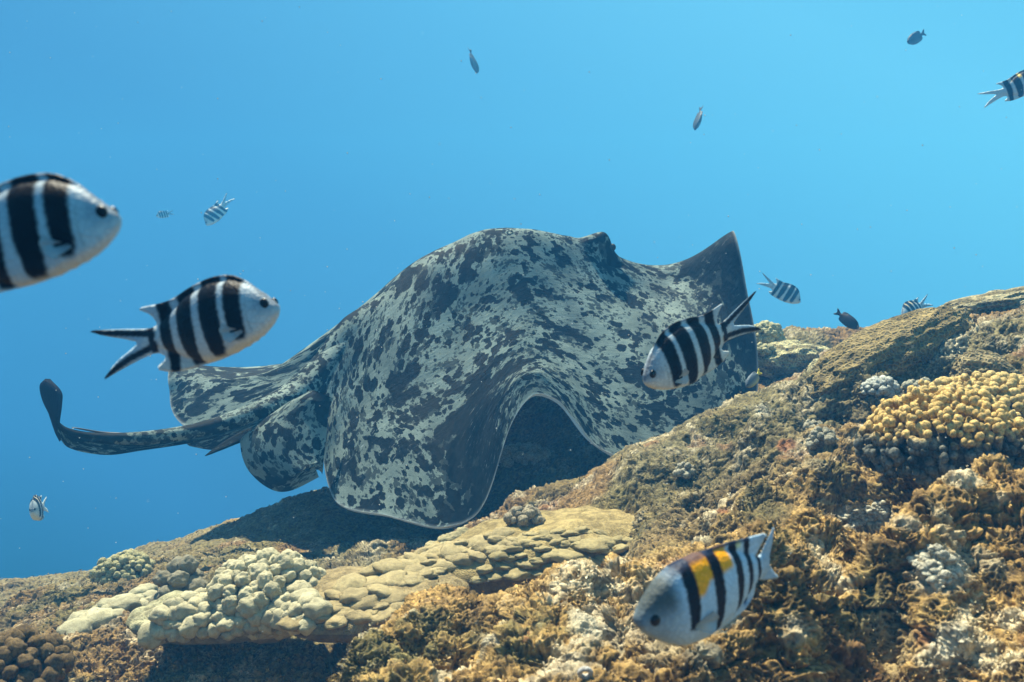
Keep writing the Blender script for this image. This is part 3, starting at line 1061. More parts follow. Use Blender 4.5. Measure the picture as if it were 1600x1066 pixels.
def FLtop(u):
    return np.interp(u, [0, .03, .10, .20, .32, .485, .66, .83, .95, 1.2], [0, .05, .13, .25, .32, .338, .31, .255, .25, 2.0])


def col_sergeant(v, side, seed=0, **k):
    u, y = v[:, 0], v[:, 1]
    p3 = np.c_[u * 45, y * 45, np.full(len(u), seed * 3.1)]
    ed = 0.004 * vnoise(p3, seed) + .004 * vnoise(p3 * 2.2, seed + 1)
    c = np.tile(np.array([.44, .58, .68]), (len(u), 1))
    c = lerp(c, (.20, .26, .29), sstep(.34, .10, u) * .75)
    c = lerp(c, (.055, .055, .04), sstep(.30, .20, u) * sstep(-.04, .12, y) * .85)
    c = lerp(c, (.03, .035, .035), sstep(.06, .0, u) * .6)
    c = lerp(c, (1.0, .40, .01), sstep(.13, .17, y + ed + .07 * sstep(.50, .42, u)) * sstep(.3, .36, u) * sstep(.74, .70, u))
    c = lerp(c, (.85, .8, .25), sstep(.19, .23, y + ed) * sstep(.76, .8, u) * sstep(.88, .84, u) * .7)
    for uc, w, y0, y1, sl_ in ((.345, .045, -.125, .3, .03), (.555, .046, -.235, .4, .05), (.762, .036, -.245, .4, .09), (.885, .027, -.21, .4, .12), (.99, .020, -.09, .10, .08)):
        wv = w * (1 - .45 * sstep(.05, -.25, y))
        kx = sstep(wv + .006, wv - .006, np.abs(u - uc - sl_ * y + ed)) * sstep(y0 - .012, y0 + .012, y + ed) * sstep(y1 + .01, y1 - .01, y)
        c = lerp(c, (.008, .008, .012), kx)
    c = lerp(c, (.012, .010, .010), sstep(.032, .022, np.hypot(u - .355, (y + .115) * 1.1)))
    top_e = np.interp(u, [0, .05, .12, .20, .35, .525, .74, .93, 1.2], [0, .08, .15, .217, .28, .295, .28, .245, 2.0])
    c = lerp(c, (.02, .03, .06), sstep(.030, .008, top_e - y) * .9 * sstep(.2, .3, u))
    c = lerp(c, (.10, .35, .75), sstep(.80, .9, u) * sstep(-.17, -.21, y) * .6)
    c = lerp(c, (.32, .42, .50), sstep(1.0, 1.06, u) * .8)
    c = lerp(c, (.03, .03, .04), sstep(.99, 1.02, u) * sstep(.06, .1, y) * sstep(1.12, 1.09, u) * sstep(.02, .035, np.abs(y - 1.5 * (u - 1.0) - .02)) * 0.0)
    return c


def col_dark(v, side, seed=0, base=(.035, .04, .05), **k):
    u, y = v[:, 0], v[:, 1]
    c = np.tile(np.array(base), (len(u), 1))
    return lerp(c, np.array(base) * 2.2, sstep(0, -.25, y) * .6)


def col_yellowtail(v, side, seed=0, **k):
    u, y = v[:, 0], v[:, 1]
    c = np.tile(np.array([.12, .15, .17]), (len(u), 1))
    c = lerp(c, (.55, .50, .25), sstep(.05, -.2, y) * .8)
    return lerp(c, (.75, .60, .08), sstep(.95, 1.05, u))


m, t, b = new_mat('fish_scales')
M_fish = m
tx = nd(t, 'ShaderNodeTexCoord')
vo = nd(t, 'ShaderNodeTexVoronoi')
vo.inputs['Scale'].default_value = 42
t.links.new(tx.outputs['Object'], vo.inputs['Vector'])
cc = vcol(t)
t.links.new(mixc(t, ramp(t, vo.outputs['Distance'], .1, .7), cc, mixc(t, 1.0, cc, (.80, .82, .85), 'MULTIPLY')), b.inputs['Base Color'])
b.inputs['Roughness'].default_value = .5
b.inputs['Specular IOR Level'].default_value = .07
bp = nd(t, 'ShaderNodeBump')
bp.inputs['Strength'].default_value = .12
bp.inputs['Distance'].default_value = .02
t.links.new(vo.outputs['Distance'], bp.inputs['Height'])
t.links.new(bp.outputs[0], b.inputs['Normal'])

FISH = {'scissor': (SCISSOR, col_scissor, (.072, .045), (.22, -.10)), 'sergeant': (SERGEANT, col_sergeant, (.103, .012), (.32, -.10)),
        'damsel': (DAMSEL, col_dark, (.11, .05), (.3, -.06)), 'yellowtail': (DAMSEL, col_yellowtail, (.11, .05), (.3, -.06))}


def make_fish(name, label, cat, kind, nose, tail, up=(0, 0, 1), step=.03, group=None, hs=1.0, ws=1.0, bend=0.0, colkw={}, eye_r=.036, seed=0):
    """nose and tail root as (px, py, Y); the body is built in unit lengths and scaled"""
    A, B = P(*nose), P(*tail)
    L = (B - A).length
    e1 = (B - A).normalized()
    upv = Vector(up)
    e2 = (upv - e1 * upv.dot(e1)).normalized()
    e3 = e1.cross(e2)
    M = Matrix(((e1.x * L, e2.x * L, e3.x * L, A.x), (e1.y * L, e2.y * L, e3.y * L, A.y), (e1.z * L, e2.z * L, e3.z * L, A.z), (0, 0, 0, 1)))
    outl, colf, eye, pec = FISH[kind]
    outl = [(u, v * hs) for u, v in outl]
    v2, f, o = flat_fill(outl, step)
    V3, Fc = inflate(v2, f, o, hs, ws)
    cl = colf(np.c_[V3[:, 0], V3[:, 1] / hs, V3[:, 2]], 0, seed=seed, **colkw)
    V3 = V3.copy()
    V3[:, 2] += bend * np.clip(V3[:, 0] - .4, 0, 2) ** 2
    r = bpy.data.objects.new(name, None)
    r.empty_display_size = .3
    COL.objects.link(r)
    r.matrix_world = M
    tag(r, label, cat, group)
    link('body', mesh_np('fish_body', V3, Fc, np.clip(cl, 0, 1)), M_fish, r)
    for s in (1, -1):
        H = np.interp(eye[0], FLESH_U, FLESH_H) * hs
        w = np.interp(eye[0], FLESH_U, FLESH_W) * ws * math.sqrt(max(.05, 1 - (eye[1] / H) ** 2))
        v, fi = ICO[2]
        link('eye', mesh_np('fish_eye', v * np.array([eye_r, eye_r, eye_r * .55]) + np.array([eye[0], eye[1] * hs, s * w * .9]), fi), M_eye, r)
    if step < .02:
        # pectoral fin: a small fan lying back along each side
        for s in (1, -1):
            n = 11
            a = np.linspace(-.75, .45, n)
            base = np.array([pec[0] + .02, pec[1]])
            w0 = np.interp(pec[0], FLESH_U, FLESH_W) * ws * .92
            ring = [(base[0] + .15 * math.cos(q) * (1 - .25 * abs(q)), base[1] + .02 + .12 * math.sin(q), s * (w0 + .035 + .01 * math.sin(q * 9))) for q in a]
            pts = [(base[0], base[1] + .012, s * w0), (base[0], base[1] - .012, s * w0)] + ring
            pts2 = [(x, y, z - s * .004) for x, y, z in pts]
            k = len(pts)
            fs = [(0, 1, 2)] + [(0, 2 + q, 3 + q) for q in range(n - 1)]
            fb = [(k + c_, k + b_2, k + a_2) for a_2, b_2, c_ in fs]
            loop = [0, 1] + list(range(2, 2 + n))
            fr = []
            for q in range(len(loop)):
                x, y = loop[q], loop[(q + 1) % len(loop)]
                fr += [(x, y, y + k), (x, y + k, x + k)]
            mm = mesh_np('pectoral_fin', pts + pts2, fs + fb + fr, np.tile([.40, .48, .50], (2 * k, 1)))
            link('pectoral_fin', mm, M_fin, r)
        # pelvic fin below the chest
        zb = np.interp(.40, [p[0] for p in outl[::-1] if p[1] < 0 and p[0] < 1][::-1][::-1], [0] * len([p for p in outl if p[1] < 0 and p[0] < 1])) if False else 0
    return r


m, t, b = new_mat('fin_membrane')
M_fin = m
t.links.new(vcol(t), b.inputs['Base Color'])
b.inputs['Roughness'].default_value = .4
b.inputs['Alpha'].default_value = .55

bandgrp = None
make_fish('striped_fish', 'large black barred silver fish at the left edge, head near and rear cut off', 'fish', 'scissor', (189, 341, .46), (-80, 394, .47), step=.013, up=(0, -.1, 1), seed=1, hs=.93, group='barred fish swimming around the stingray')
make_fish('striped_fish', 'black and white barred fish with black forked tail swimming above the stingray tail', 'fish', 'scissor', (436, 480, .66), (250, 528, .70), step=.013, up=(0, -.08, 1), seed=2, hs=.90, group='barred fish swimming around the stingray')
make_fish('striped_fish', 'shaded black barred fish hovering before the stingray front wing', 'fish', 'scissor', (1006, 596, .98), (1124, 522, 1.05), step=.014, up=(0, -.12, 1), seed=3, hs=.95, group='barred fish swimming around the stingray')
make_fish('striped_fish', 'yellow backed blue white fish with black bars low over brown coral', 'fish', 'sergeant', (990, 974, .62), (1190, 890, .68), step=.013, up=(.0, -.10, 1), seed=4, hs=.90, bend=-.1, group='barred fish swimming around the stingray')
make_fish('striped_fish', 'blue striped fish with yellow back cut by the upper right edge', 'fish', 'scissor', (1637, 118, 4.0), (1570, 143, 4.05), step=.02, colkw={'yellow': .9, 'tailblack': .0}, seed=5, group='barred fish swimming around the stingray')
make_fish('striped_fish', 'small barred fish swimming in open water just right of the raised wing tip', 'fish', 'scissor', (1251, 472, 5.8), (1210, 448, 5.85), step=.025, colkw={'tailblack': .3}, seed=6, hs=1.05, group='barred fish swimming around the stingray')
make_fish('striped_fish', 'small barred fish nose down behind the right reef crest', 'fish', 'scissor', (1410, 496, 5.2), (1438, 478, 5.3), step=.03, up=(-.5, 0, .8), colkw={'tailblack': .6, 'yellow': .4}, seed=7, hs=1.0, group='barred fish swimming around the stingray')
make_fish('striped_fish', 'pale barred fish head down in open water above the left', 'fish', 'scissor', (322, 352, 8.4), (347, 322, 8.5), step=.03, up=(-.5, 0, .5), colkw={'tailblack': .3}, seed=8, group='barred fish swimming around the stingray')
make_fish('striped_fish', 'very faint barred fish far away in the blue water', 'fish', 'scissor', (244, 338, 10.2), (262, 334, 10.3), step=.05, seed=9, group='barred fish swimming around the stingray')
make_fish('striped_fish', 'blue and white striped fish head on in the water at lower left', 'fish', 'scissor', (50, 800, 3.7), (66, 792, 3.86), step=.03, up=(-.15, 0, 1), colkw={'yellow': .3, 'tailblack': 0}, seed=10, hs=1.15, group='barred fish swimming around the stingray')
make_fish('dark_fish', 'slim dark fish diving in the upper middle water', 'fish', 'damsel', (746, 115, 8.8), (736, 84, 8.85), step=.04, up=(.5, .9, 0), seed=11, colkw={'base': (.10, .11, .10)}, ws=.75, group='small dark fish in the open water')
make_fish('dark_fish', 'slim dark fish pointing down above the raised wing tip', 'fish', 'damsel', (1086, 204, 7.6), (1094, 174, 7.65), step=.04, up=(-.4, .9, 0), seed=12, colkw={'base': (.07, .07, .06)}, ws=.7, group='small dark fish in the open water')
make_fish('dark_fish', 'small dark fish near the upper right corner facing left', 'fish', 'damsel', (1418, 67, 7.2), (1440, 54, 7.25), step=.04, up=(-.2, 0, 1), seed=13, colkw={'base': (.07, .07, .065)}, hs=1.1, group='small dark fish in the open water')
make_fish('dark_fish', 'small black fish close above the distant reef on the right', 'fish', 'damsel', (1342, 514, 3.4), (1313, 492, 3.45), step=.04, up=(.3, 0, 1), seed=14, colkw={'base': (.02, .022, .03)}, group='small dark fish in the open water')
make_fish('small_fish', 'tiny yellow tailed fish beside the lower front edge of the stingray', 'fish', 'yellowtail', (1166, 605, 2.25), (1184, 585, 2.28), step=.04, up=(-.5, 0, .7), seed=15)


# ------------------------------------------------------------------ corals
def dist_noise(v, sc_, amp, seed):
    return v * (1 + amp * fbm(v * sc_ + seed * 5.7, 3, seed))[:, None]


def lobes_mesh(name, items, sub=2, amp=.10, colfn=None):
    """items: centre, radii(3) , colour"""
    A = Acc()
    v0, f0 = ICO[sub]
    for k, (cn, rd, cl) in enumerate(items):
        v = v0 * (1 + amp * 1.7 * vnoise(v0 * 1.9 + k * 3.7, 5) + amp * .9 * vnoise(v0 * 4 + k, 6))[:, None]
        q = rng.normal(size=3) * .15
        v = v * np.array(rd)
        v = v + np.cross(np.broadcast_to(q, v.shape), v)
        w = v + np.array(cn)
        A.add(w, f0, cl if colfn is None else colfn(w, cl))
    return A.mesh(name)


def mound(name, label, cat, cpx, cpy, rx, ry, rz, n, lr, colr_, mat, sink=.3, sub=2, top_only=-.25, group=None, Y=None, jitter=.25, stretch=1.0, colfn=None, varc=.15, rowz=None):
    """a coral head: a solid core studded with knobs, standing on the reef at a pixel"""
    base = hit(cpx, cpy) if Y is None else P(cpx, cpy, Y)
    C0 = np.array(base) + np.array([0, 0, -sink * rz])
    items = [(C0, (rx * .86, ry * .86, rz * .80), np.array(colr_) * .55)]
    ga = math.pi * (3 - 5 ** .5)
    tot = int(n / ((1 - top_only) / 2))
    for k in range(tot):
        z = 1 - 2 * (k + .5) / tot
        if z < top_only: break
        r_ = math.sqrt(1 - z * z)
        a = ga * k
        dv = np.array([r_ * math.cos(a), r_ * math.sin(a), z])
        dv = dv + rng.normal(size=3) * jitter * lr / max(rx, rz)
        p = C0 + dv * np.array([rx, ry, rz]) * (1 + rng.normal() * .05)
        s = lr * rng.uniform(.7, 1.25)
        cl = np.array(colr_) * (1 + rng.uniform(-varc, varc))
        items.append((p, (s * rng.uniform(.85, 1.2), s * rng.uniform(.85, 1.2), s * stretch * rng.uniform(.85, 1.15)), cl))
    me = lobes_mesh(name, items, sub, colfn=colfn)
    o = link(name, me, mat)
    me.transform(Matrix.Translation(-Vector(base)))
    o.location = base
    return tag(o, label, cat, group)


green = (.50, .46, .30)
tan = (.40, .33, .17)


def carpet(name, label, poly, lr, n, colr_, mat, flat=.8, lift=.2, cat='coral', sub=2, seed=0, big=None):
    """lobes packed over a patch of reef outlined in the photograph's pixels"""
    poly = np.array(poly, float)
    lo, hi = poly.min(0), poly.max(0)
    r_ = np.random.default_rng(seed + 100)
    items, pts = [], []
    tries = 0
    while len(items) < n and tries < n * 60:
        tries += 1
        q = lo + r_.random(2) * (hi - lo)
        if not inside(poly, q[None])[0]: continue
        p = np.array(hit(*q))
        s = lr * r_.uniform(.65, 1.35)
        if any(np.linalg.norm(p - pp_) < (s + ss) * .56 for pp_, ss in pts): continue
        pts.append((p, s))
        cl = np.array(colr_) * r_.uniform(.85, 1.12)
        items.append((p + [0, 0, s * lift], (s * r_.uniform(.9, 1.3), s * r_.uniform(.9, 1.2), s * flat * r_.uniform(.8, 1.1)), cl))
    comp = list(range(len(pts)))
    for i in range(len(pts)):
        for j_ in range(i):
            if np.linalg.norm(pts[i][0] - pts[j_][0]) < (pts[i][1] + pts[j_][1]) * .80 and comp[i] != comp[j_]:
                a_c, b_c = comp[i], comp[j_]
                comp = [b_c if q_ == a_c else q_ for q_ in comp]
    big_ = max(set(comp), key=comp.count)
    items = [it for it, q_ in zip(items, comp) if q_ == big_]
    pts = [it for it, q_ in zip(pts, comp) if q_ == big_]
    me = lobes_mesh(name, items, sub, amp=.13)
    ctr = Vector(np.mean([p for p, s in pts], 0))
    me.transform(Matrix.Translation(-ctr))
    o = link(name, me, mat)
    o.location = ctr
    return tag(o, label, cat)


def plate(name, label, ctr, rx, ry, thk, tilt=(0, 0), colr_=tan, mat=None, seed=0, bumps=.014, bs=22, droop=.25, rot=0, cat='coral', rim_up=0.0):
    """a shelf coral: an irregular thick tongue with a lumpy top and rounded lip"""
    n, m_ = 200, 60
    th_ = np.linspace(0, 2 * math.pi, n, endpoint=False)
    cs = np.c_[np.cos(th_) * 1.3, np.sin(th_) * 1.3, np.full(n, seed * 2.3)]
    Rr = 1 + .17 * fbm(cs, 3, seed) + .05 * vnoise(cs * 4.5, seed + 3)
    rr_ = np.linspace(0, 1, m_) ** .75
    X = rx * Rr[None] * np.cos(th_)[None] * rr_[:, None]
    Yy = ry * Rr[None] * np.sin(th_)[None] * rr_[:, None]
    lip = np.sqrt(np.clip(1 - rr_ ** 6, 0, 1))[:, None]
    c_, s_ = math.cos(rot), math.sin(rot)
    X, Yy = X * c_ - Yy * s_, X * s_ + Yy * c_
    zt = thk * .5 * lip - droop * thk * (rr_ ** 2)[:, None] + np.tan(tilt[0]) * X + np.tan(tilt[1]) * Yy
    pb = np.stack([X, Yy, 0 * X + seed], -1).reshape(-1, 3)
    f1, f2, _ = worley(pb * bs + .35 * np.stack([vnoise(pb * bs * 1.3, 1), vnoise(pb * bs * 1.3, 2), 0 * pb[:, 0]], -1), seed)
    bmp = (bumps * (.7 - np.minimum(f1, 1)) + .5 * bumps * fbm(pb * bs * .35, 2, seed)).reshape(m_, n)
    zt = zt + bmp * lip ** .5
    zb = -thk * .5 * lip - droop * thk * (rr_ ** 2)[:, None] + np.tan(tilt[0]) * X + np.tan(tilt[1]) * Yy - thk * .9 * (1 - rr_ ** 2)[:, None]
    T = np.stack([X, Yy, zt], -1).reshape(-1, 3) + np.array(ctr)
    B = np.stack([X, Yy, zb], -1).reshape(-1, 3) + np.array(ctr)
    i = (np.arange(m_ - 1)[:, None] * n + np.arange(n)[None]).ravel()
    i2 = (np.arange(m_ - 1)[:, None] * n + (np.arange(n) + 1)[None] % n).ravel()
    f = np.stack([i, i + n, i2 + n, i2], -1)
    A = Acc()
    cl = np.array(colr_) * (1 + .25 * fbm(pb * 9, 3, seed + 9)[:, None])
    cl = lerp(cl, np.array(colr_) * 1.5, sstep(.55, .15, f1) * .35)
    A.add(T, f, np.clip(cl, 0, 1))
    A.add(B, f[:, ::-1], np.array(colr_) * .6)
    me = A.mesh(name)
    me.transform(Matrix.Translation(-Vector(ctr)))
    o = link(name, me, mat or M_plate)
    o.location = ctr
    return tag(o, label, cat)


PLATES = []
PLATES.append(plate('shelf_coral', 'brown shelf coral jutting out over the dark hollow', P(570, 925, 1.70), .20, .155, .045, (R(4), R(5)), (.25, .20, .105), seed=3, bumps=.018, bs=15))
PLATES.append(plate('shelf_coral', 'thin low pale shelf beneath the lobed corals', P(355, 950, 1.72), .20, .11, .04, (R(3), R(4)), (.34, .33, .21), seed=4, bumps=.024, bs=20))
PLATES.append(plate('shelf_coral', 'broad olive brown shelf coral with bumpy top in the centre', P(830, 848, 1.86), .27, .16, .06, (R(9), R(6)), (.30, .24, .11), seed=5, bumps=.020, bs=13))
PLATES.append(plate('shelf_coral', 'smaller tan shelf stepping down from the broad olive one', P(650, 908, 1.80), .15, .13, .04, (R(8), R(6)), (.30, .26, .15), seed=6, bumps=.020, bs=17))
dg = bpy.context.evaluated_depsgraph_get()
pbv = []
for o_ in PLATES:
    ov_ = np.array([tuple(v.co) for v in o_.data.vertices]) + np.array(o_.location)
    pbv.append(BVHTree.FromPolygons([tuple(v) for v in ov_.tolist()], [tuple(p.vertices) for p in o_.data.polygons]))
_hit0 = hit


def hit(px, py):
    best = _hit0(px, py)
    dr = P(px, py, 1.0).normalized()
    for b_ in pbv:
        h_ = b_.ray_cast(Vector((0, 0, 0)), dr)
        if h_[0] is not None and h_[0].length < best.length:
            best = h_[0]
    return best


# pale lobed colonies at lower left
mound('lobed_coral', 'tallest pale green lobed coral head left of the brown shelf coral', 'coral', 420, 925, .115, .10, .085, 120, .0160, green, M_lobe, Y=1.72, sink=.25, sub=3)
mound('lobed_coral', 'small pale knob cluster at the left shoulder of the tall lobed coral', 'coral', 368, 905, .035, .035, .045, 14, .016, green, M_lobe, Y=1.74, sink=.2, sub=3)
carpet('lobed_coral', 'spreading pale lobed coral in front of the tall lobed head', [(245, 975), (300, 935), (350, 920), (480, 925), (500, 965), (470, 990), (380, 995), (240, 1000)], .019, 95, green, M_lobe, seed=1, flat=.9, lift=.3)
carpet('lobed_coral', 'flatter pale coral patch at far left of the lobed corals', [(110, 985), (170, 945), (235, 925), (252, 960), (240, 1000), (130, 1008)], .025, 40, (.47, .44, .29), M_lobe, seed=2, flat=.7, lift=.1)
mound('column_coral', 'dim grey finger shaped coral behind the pale lobed corals', 'coral', 285, 940, .042, .045, .075, 16, .022, (.26, .24, .17), M_lobe, Y=1.86, sink=.0, sub=3)
mound('lobed_coral', 'tan knobs rising behind the broad olive shelf coral', 'coral', 745, 862, .095, .06, .03, 26, .020, (.42, .37, .21), M_lobe, Y=1.93, sink=.1, sub=3)
mound('bushy_coral', 'small pale bush coral on the far left ridge', 'coral', 195, 893, .075, .07, .05, 90, .012, (.42, .40, .22), M_knob, sink=.1)
mound('brain_coral', 'dark brown knobbly coral head in the bottom left corner', 'coral', 12, 1052, .075, .07, .06, 80, .012, (.16, .11, .05), M_knob, Y=1.25, sink=.2)

# golden branching coral at right: live yellow tips on a dead grey base


def live(zlim):
    def fn(w, cl):
        k = sstep(zlim - .012, zlim + .012, w[:, 2] + .016 * vnoise(w * 28, 71))
        dead = np.array([.15, .16, .14]) * (1 + .9 * vnoise(w * 60, 72)[:, None])
        return np.clip(lerp(dead, np.array(cl), k), 0, 1)
    return fn


yel = (.74, .53, .20)
b0 = P(1475, 696, 1.36)
mound('cauliflower_coral', 'golden tipped cauliflower coral with a dead grey underside, nearer the camera', 'coral', 1475, 696, .112, .10, .082, 950, .0063, yel, M_knob, Y=1.36, sink=0, sub=1, top_only=-.55, stretch=1.15, colfn=live(b0.z + .022), jitter=.9)
b1 = P(1545, 646, 1.60)
mound('cauliflower_coral', 'yellow cauliflower coral just behind the golden one at the right edge', 'coral', 1545, 646, .125, .11, .065, 950, .0078, (.66, .50, .21), M_knob, Y=1.60, sink=0, sub=1, top_only=-.5, stretch=1.1, colfn=live(b1.z - .015), jitter=.9)
mound('cauliflower_coral', 'pale blue white knob coral on the dark slope left of the golden corals', 'coral', 1376, 612, .036, .034, .028, 46, .0085, (.52, .55, .50), M_knob, Y=1.98, sink=0)
mound('cauliflower_coral', 'greyish knob coral between the pale blue one and the golden corals', 'coral', 1433, 620, .040, .04, .038, 50, .0085, (.42, .42, .33), M_knob, Y=1.98, sink=.1)
mound('cauliflower_coral', 'small grey knob coral touching the right edge of the photo', 'coral', 1582, 606, .03, .03, .025, 34, .0085, (.40, .42, .36), M_knob, Y=1.98, sink=.1)
mound('bushy_coral', 'pale bush coral on the far reef beside the stingray front edge', 'coral', 1196, 528, .066, .06, .060, 100, .013, (.48, .47, .28), M_knob, Y=3.5, sink=.1)
mound('bushy_coral', 'little pale clump at the foot of the far bush coral', 'coral', 1192, 550, .035, .035, .028, 30, .011, (.44, .43, .26), M_knob, Y=3.3, sink=.1)
mound('knob_coral', 'upper small round grey knob in the middle of the reef slope', 'coral', 1270, 668, .018, .018, .015, 20, .007, (.42, .40, .30), M_knob, sink=.1)
mound('knob_coral', 'lower larger grey knob in the middle of the reef slope', 'coral', 1286, 688, .026, .025, .022, 26, .008, (.36, .35, .27), M_knob, sink=.1)
mound('knob_coral', 'pale knob by the shadow edge under the stingray wing', 'coral', 1072, 738, .020, .02, .018, 20, .007, (.44, .42, .32), M_knob, sink=.1)
mound('knob_coral', 'knobs with pale tips at the near end of the stingray shadow', 'coral', 820, 812, .035, .03, .022, 30, .010, (.33, .29, .20), M_knob, sink=.1)


mound('knob_coral', 'pale lumpy coral in the dark hollow under the raised wing edge', 'coral', 818, 716, .085, .06, .045, 46, .017, (.46, .42, .32), M_knob, sink=.1)


def dome(name, label, px, py, Y, rx, ry, rz, colr_, mat, seed=0, cat='coral', sub=5, rough_=.1):
    v0, f0 = ICO[sub]
    v = v0 * (1 + 2.2 * rough_ * fbm(v0 * 2.2 + seed, 4, seed) + .03 * vnoise(v0 * 9, seed))[:, None]
    v = v * np.array([rx, ry, rz])
    cl = np.array(colr_) * (1 + .35 * fbm(v0 * 4 + seed, 3, seed + 4)[:, None])
    cl = lerp(cl, (.13, .11, .055), sstep(.05, .3, fbm(v0 * 3.1 + seed * 2, 4, seed + 8)) * .8)
    me = mesh_np(name, v, f0, np.clip(cl, 0, 1))
    o = link(name, me, mat)
    o.location = P(px, py, Y)
    return tag(o, label, cat)


dome('dome_coral', 'wide pale green dome coral on the far reef right of the bush', 1243, 566, 3.35, .165, .15, .085, (.60, .60, .40), M_honey, 1)
dome('dome_coral', 'small pale ridged dome coral halfway up the far slope', 1295, 582, 2.75, .075, .07, .05, (.48, .48, .32), M_honey, 2)
o = dome('honeycomb_coral', 'long sunlit honeycomb coral bank forming the right ridge', 1392, 560, 2.13, .25, .12, .075, (.30, .25, .13), M_honey, 3)
o.location = (.95, 2.16, -.03)
o.rotation_euler = (R(-6), R(-24), R(14))
o = dome('honeycomb_coral', 'pale coral cap on the reef crest at the right edge', 1580, 480, 2.45, .22, .14, .05, (.42, .40, .28), M_honey, 4)
o.location = (1.42, 2.45, .10)
o.rotation_euler = (0, R(-8), 0)
dome('honeycomb_coral', 'pale wedge of honeycomb coral above the golden cauliflower corals', 1540, 590, 1.80, .07, .06, .05, (.34, .30, .19), M_honey, 5).rotation_euler = (0, R(28), 0)

# bleached, whitish patches among the brown growth
for k, (pl, lab, n, lr) in enumerate([
    ([(1290, 825), (1330, 800), (1380, 783), (1388, 800), (1340, 822), (1305, 832)], 'white bleached coral strip on the slope below the golden corals', 110, .0052),
    ([(1420, 870), (1460, 850), (1500, 885), (1490, 910), (1450, 905)], 'white crusted coral patch to the right of the yellow backed fish', 90, .0055),
]):
    carpet('bleached_coral', lab, pl, lr, n, (.60, .58, .46), M_knob, seed=10 + k, sub=2, flat=.8, lift=-.15)

carpet('lobed_coral', 'flat tan lobes covering the left part of the centre shelf corals', [(540, 908), (620, 878), (700, 850), (790, 832), (815, 850), (700, 885), (640, 912), (560, 935)], .026, 60, (.40, .33, .175), M_lobe, seed=21, flat=.5, lift=-.1)
carpet('lobed_coral', 'low brownish lobes along the middle of the jutting brown shelf', [(455, 945), (540, 925), (640, 930), (650, 950), (560, 968), (470, 970)], .026, 34, (.36, .29, .15), M_lobe, seed=22, flat=.45, lift=-.15)

carpet('lobed_coral', 'smooth olive tan lobes on the right part of the broad shelf coral', [(800, 838), (900, 822), (985, 838), (960, 870), (850, 895), (740, 905)], .024, 90, (.36, .30, .15), M_lobe, seed=23, flat=.42, lift=-.22)

# small ring shaped shell at the bottom edge
sh = Acc()
bc = hit(913, 1058)
uu = np.linspace(0, 2 * math.pi, 24, endpoint=False)
vv = np.linspace(0, 2 * math.pi, 12, endpoint=False)
U_, V_2 = np.meshgrid(uu, vv, indexing='ij')
tor = .50 * np.stack([(.011 + .005 * np.cos(V_2)) * np.cos(U_), .007 * np.sin(V_2) - .3 * (.011 * np.sin(U_)), (.009 + .005 * np.cos(V_2)) * np.sin(U_)], -1).reshape(-1, 3)
ii = np.arange(24)[:, None] * 12 + np.arange(12)[None]
i1 = ((np.arange(24) + 1) % 24)[:, None] * 12 + np.arange(12)[None]
i12 = ((np.arange(24) + 1) % 24)[:, None] * 12 + (np.arange(12)[None] + 1) % 12
i02 = np.arange(24)[:, None] * 12 + (np.arange(12)[None] + 1) % 12
sh.add(tor, np.stack([ii, i1, i12, i02], -1).reshape(-1, 4), (.6, .6, .58))
o = link('tube_shell', sh.mesh('tube_shell'), M_knob)
o.location = bc + Vector((0, -.01, .008))
tag(o, 'little whitish ring opening of a tube shell at the bottom edge', 'shell')

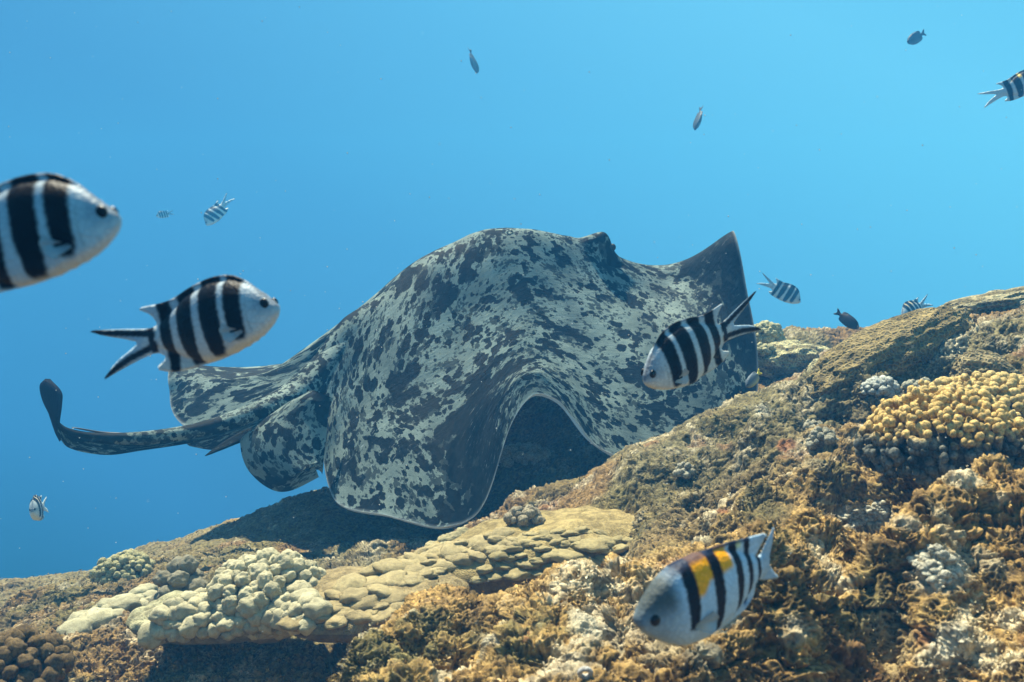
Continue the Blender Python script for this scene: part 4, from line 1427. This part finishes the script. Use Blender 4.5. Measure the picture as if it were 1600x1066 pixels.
# ------------------------------------------------------------------ polyp turf covering the reef
def turf(name, label, n, y0, y1, size, seed, density_pow=1.0, blades=4):
    r_ = np.random.default_rng(seed)
    G2 = V.reshape(nr, nc, 3)
    r0, r1 = 4, nr - 30
    c0, c1 = np.searchsorted(cols, -20), np.searchsorted(cols, 1620)
    ri = r_.integers(r0, r1, n)
    ci = r_.integers(c0, c1, n)
    nn = grid_normals(G2[r0 - 2:r1 + 2])[ri - r0 + 2, ci]
    bse = G2[ri, ci] + r_.normal(size=(n, 3)) * .002
    cl = np.clip(c.reshape(nr, nc, 3)[ri, ci], 0, 1)
    rg = rough.reshape(nr, nc)[ri, ci]
    # leave bare what faces away from the eye
    vd = bse / np.linalg.norm(bse, axis=1, keepdims=True)
    keep = ((nn * vd).sum(1) < .25) & (bse[:, 1] > y0) & (bse[:, 1] < y1) & (r_.random(n) < .35 + .65 * sstep(-.2, .3, fbm(bse * 8, 2, 91)))
    bse, nn, cl, rg = bse[keep], nn[keep], cl[keep], rg[keep]
    n = len(bse)
    s = size * r_.uniform(.5, 1.35, n) * (bse[:, 1] / 1.3) ** .35
    tint = r_.uniform(.8, 1.35, n)
    VV, FF, CC = [], [], []
    k0 = 0
    for bl in range(blades):
        a = r_.random(n) * 6.283
        # tangent frame
        ref = np.where(np.abs(nn[:, 2:3]) < .9, [[0, 0, 1.0]], [[1.0, 0, 0]])
        t1 = np.cross(nn, ref)
        t1 /= np.linalg.norm(t1, axis=1, keepdims=True)
        t2 = np.cross(nn, t1)
        dirv = t1 * np.cos(a)[:, None] + t2 * np.sin(a)[:, None]
        sd = np.cross(nn, dirv)
        lean = r_.uniform(.5, 1.4, n)
        hgt = r_.uniform(.5, 1.0, n)
        S_ = s[:, None]
        b0_ = bse - nn * S_ * .15
        w_ = .30 * r_.uniform(.6, 1.3, n)[:, None]
        m1 = b0_ + (nn * (.65 * hgt)[:, None] + dirv * (.35 * lean)[:, None]) * S_
        tp = b0_ + (nn * (1.05 * hgt)[:, None] + dirv * lean[:, None]) * S_
        q = np.stack([b0_ - sd * S_ * w_ * .6, b0_ + sd * S_ * w_ * .6, m1 + sd * S_ * w_, m1 - sd * S_ * w_, tp + sd * S_ * w_ * .4, tp - sd * S_ * w_ * .4], 1)
        VV.append(q.reshape(-1, 3))
        i = k0 + np.arange(n)[:, None] * 6
        FF.append(np.concatenate([i + [0, 1, 2, 3], i + [3, 2, 4, 5]]))
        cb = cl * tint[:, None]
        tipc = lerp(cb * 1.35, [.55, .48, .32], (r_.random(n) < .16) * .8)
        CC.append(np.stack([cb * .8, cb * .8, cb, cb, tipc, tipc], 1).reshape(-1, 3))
        k0 += n * 6
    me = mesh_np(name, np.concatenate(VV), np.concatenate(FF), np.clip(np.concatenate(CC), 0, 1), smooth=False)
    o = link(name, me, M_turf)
    return tag(o, label, 'turf', kind='stuff')


turf('polyp_turf', 'brown star polyps carpeting the near reef', 40000, .72, 1.5, .0034, 1, blades=3)
turf('algae_turf', 'short olive turf algae on the middle and far reef', 45000, 1.5, 3.4, .0044, 2, blades=3)

# ------------------------------------------------------------------ drifting specks
sp_ = Acc()
v0, f0 = ICO[1]
for k in range(420):
    Yk = rng.uniform(.5, 3.5)
    pxk, pyk = rng.uniform(0, 1600), rng.uniform(0, 1066)
    p = np.array(P(pxk, pyk, Yk))
    if p[2] < ground(p[0], p[1]) + .02: continue
    sp_.add(v0 * rng.uniform(.3, 1.0) * .0008 * Yk + p, f0, (.7, .75, .75))
o = link('drifting_specks', sp_.mesh('drifting_specks'), M_knob)
tag(o, 'tiny pale specks drifting in the water', 'particles', kind='stuff')
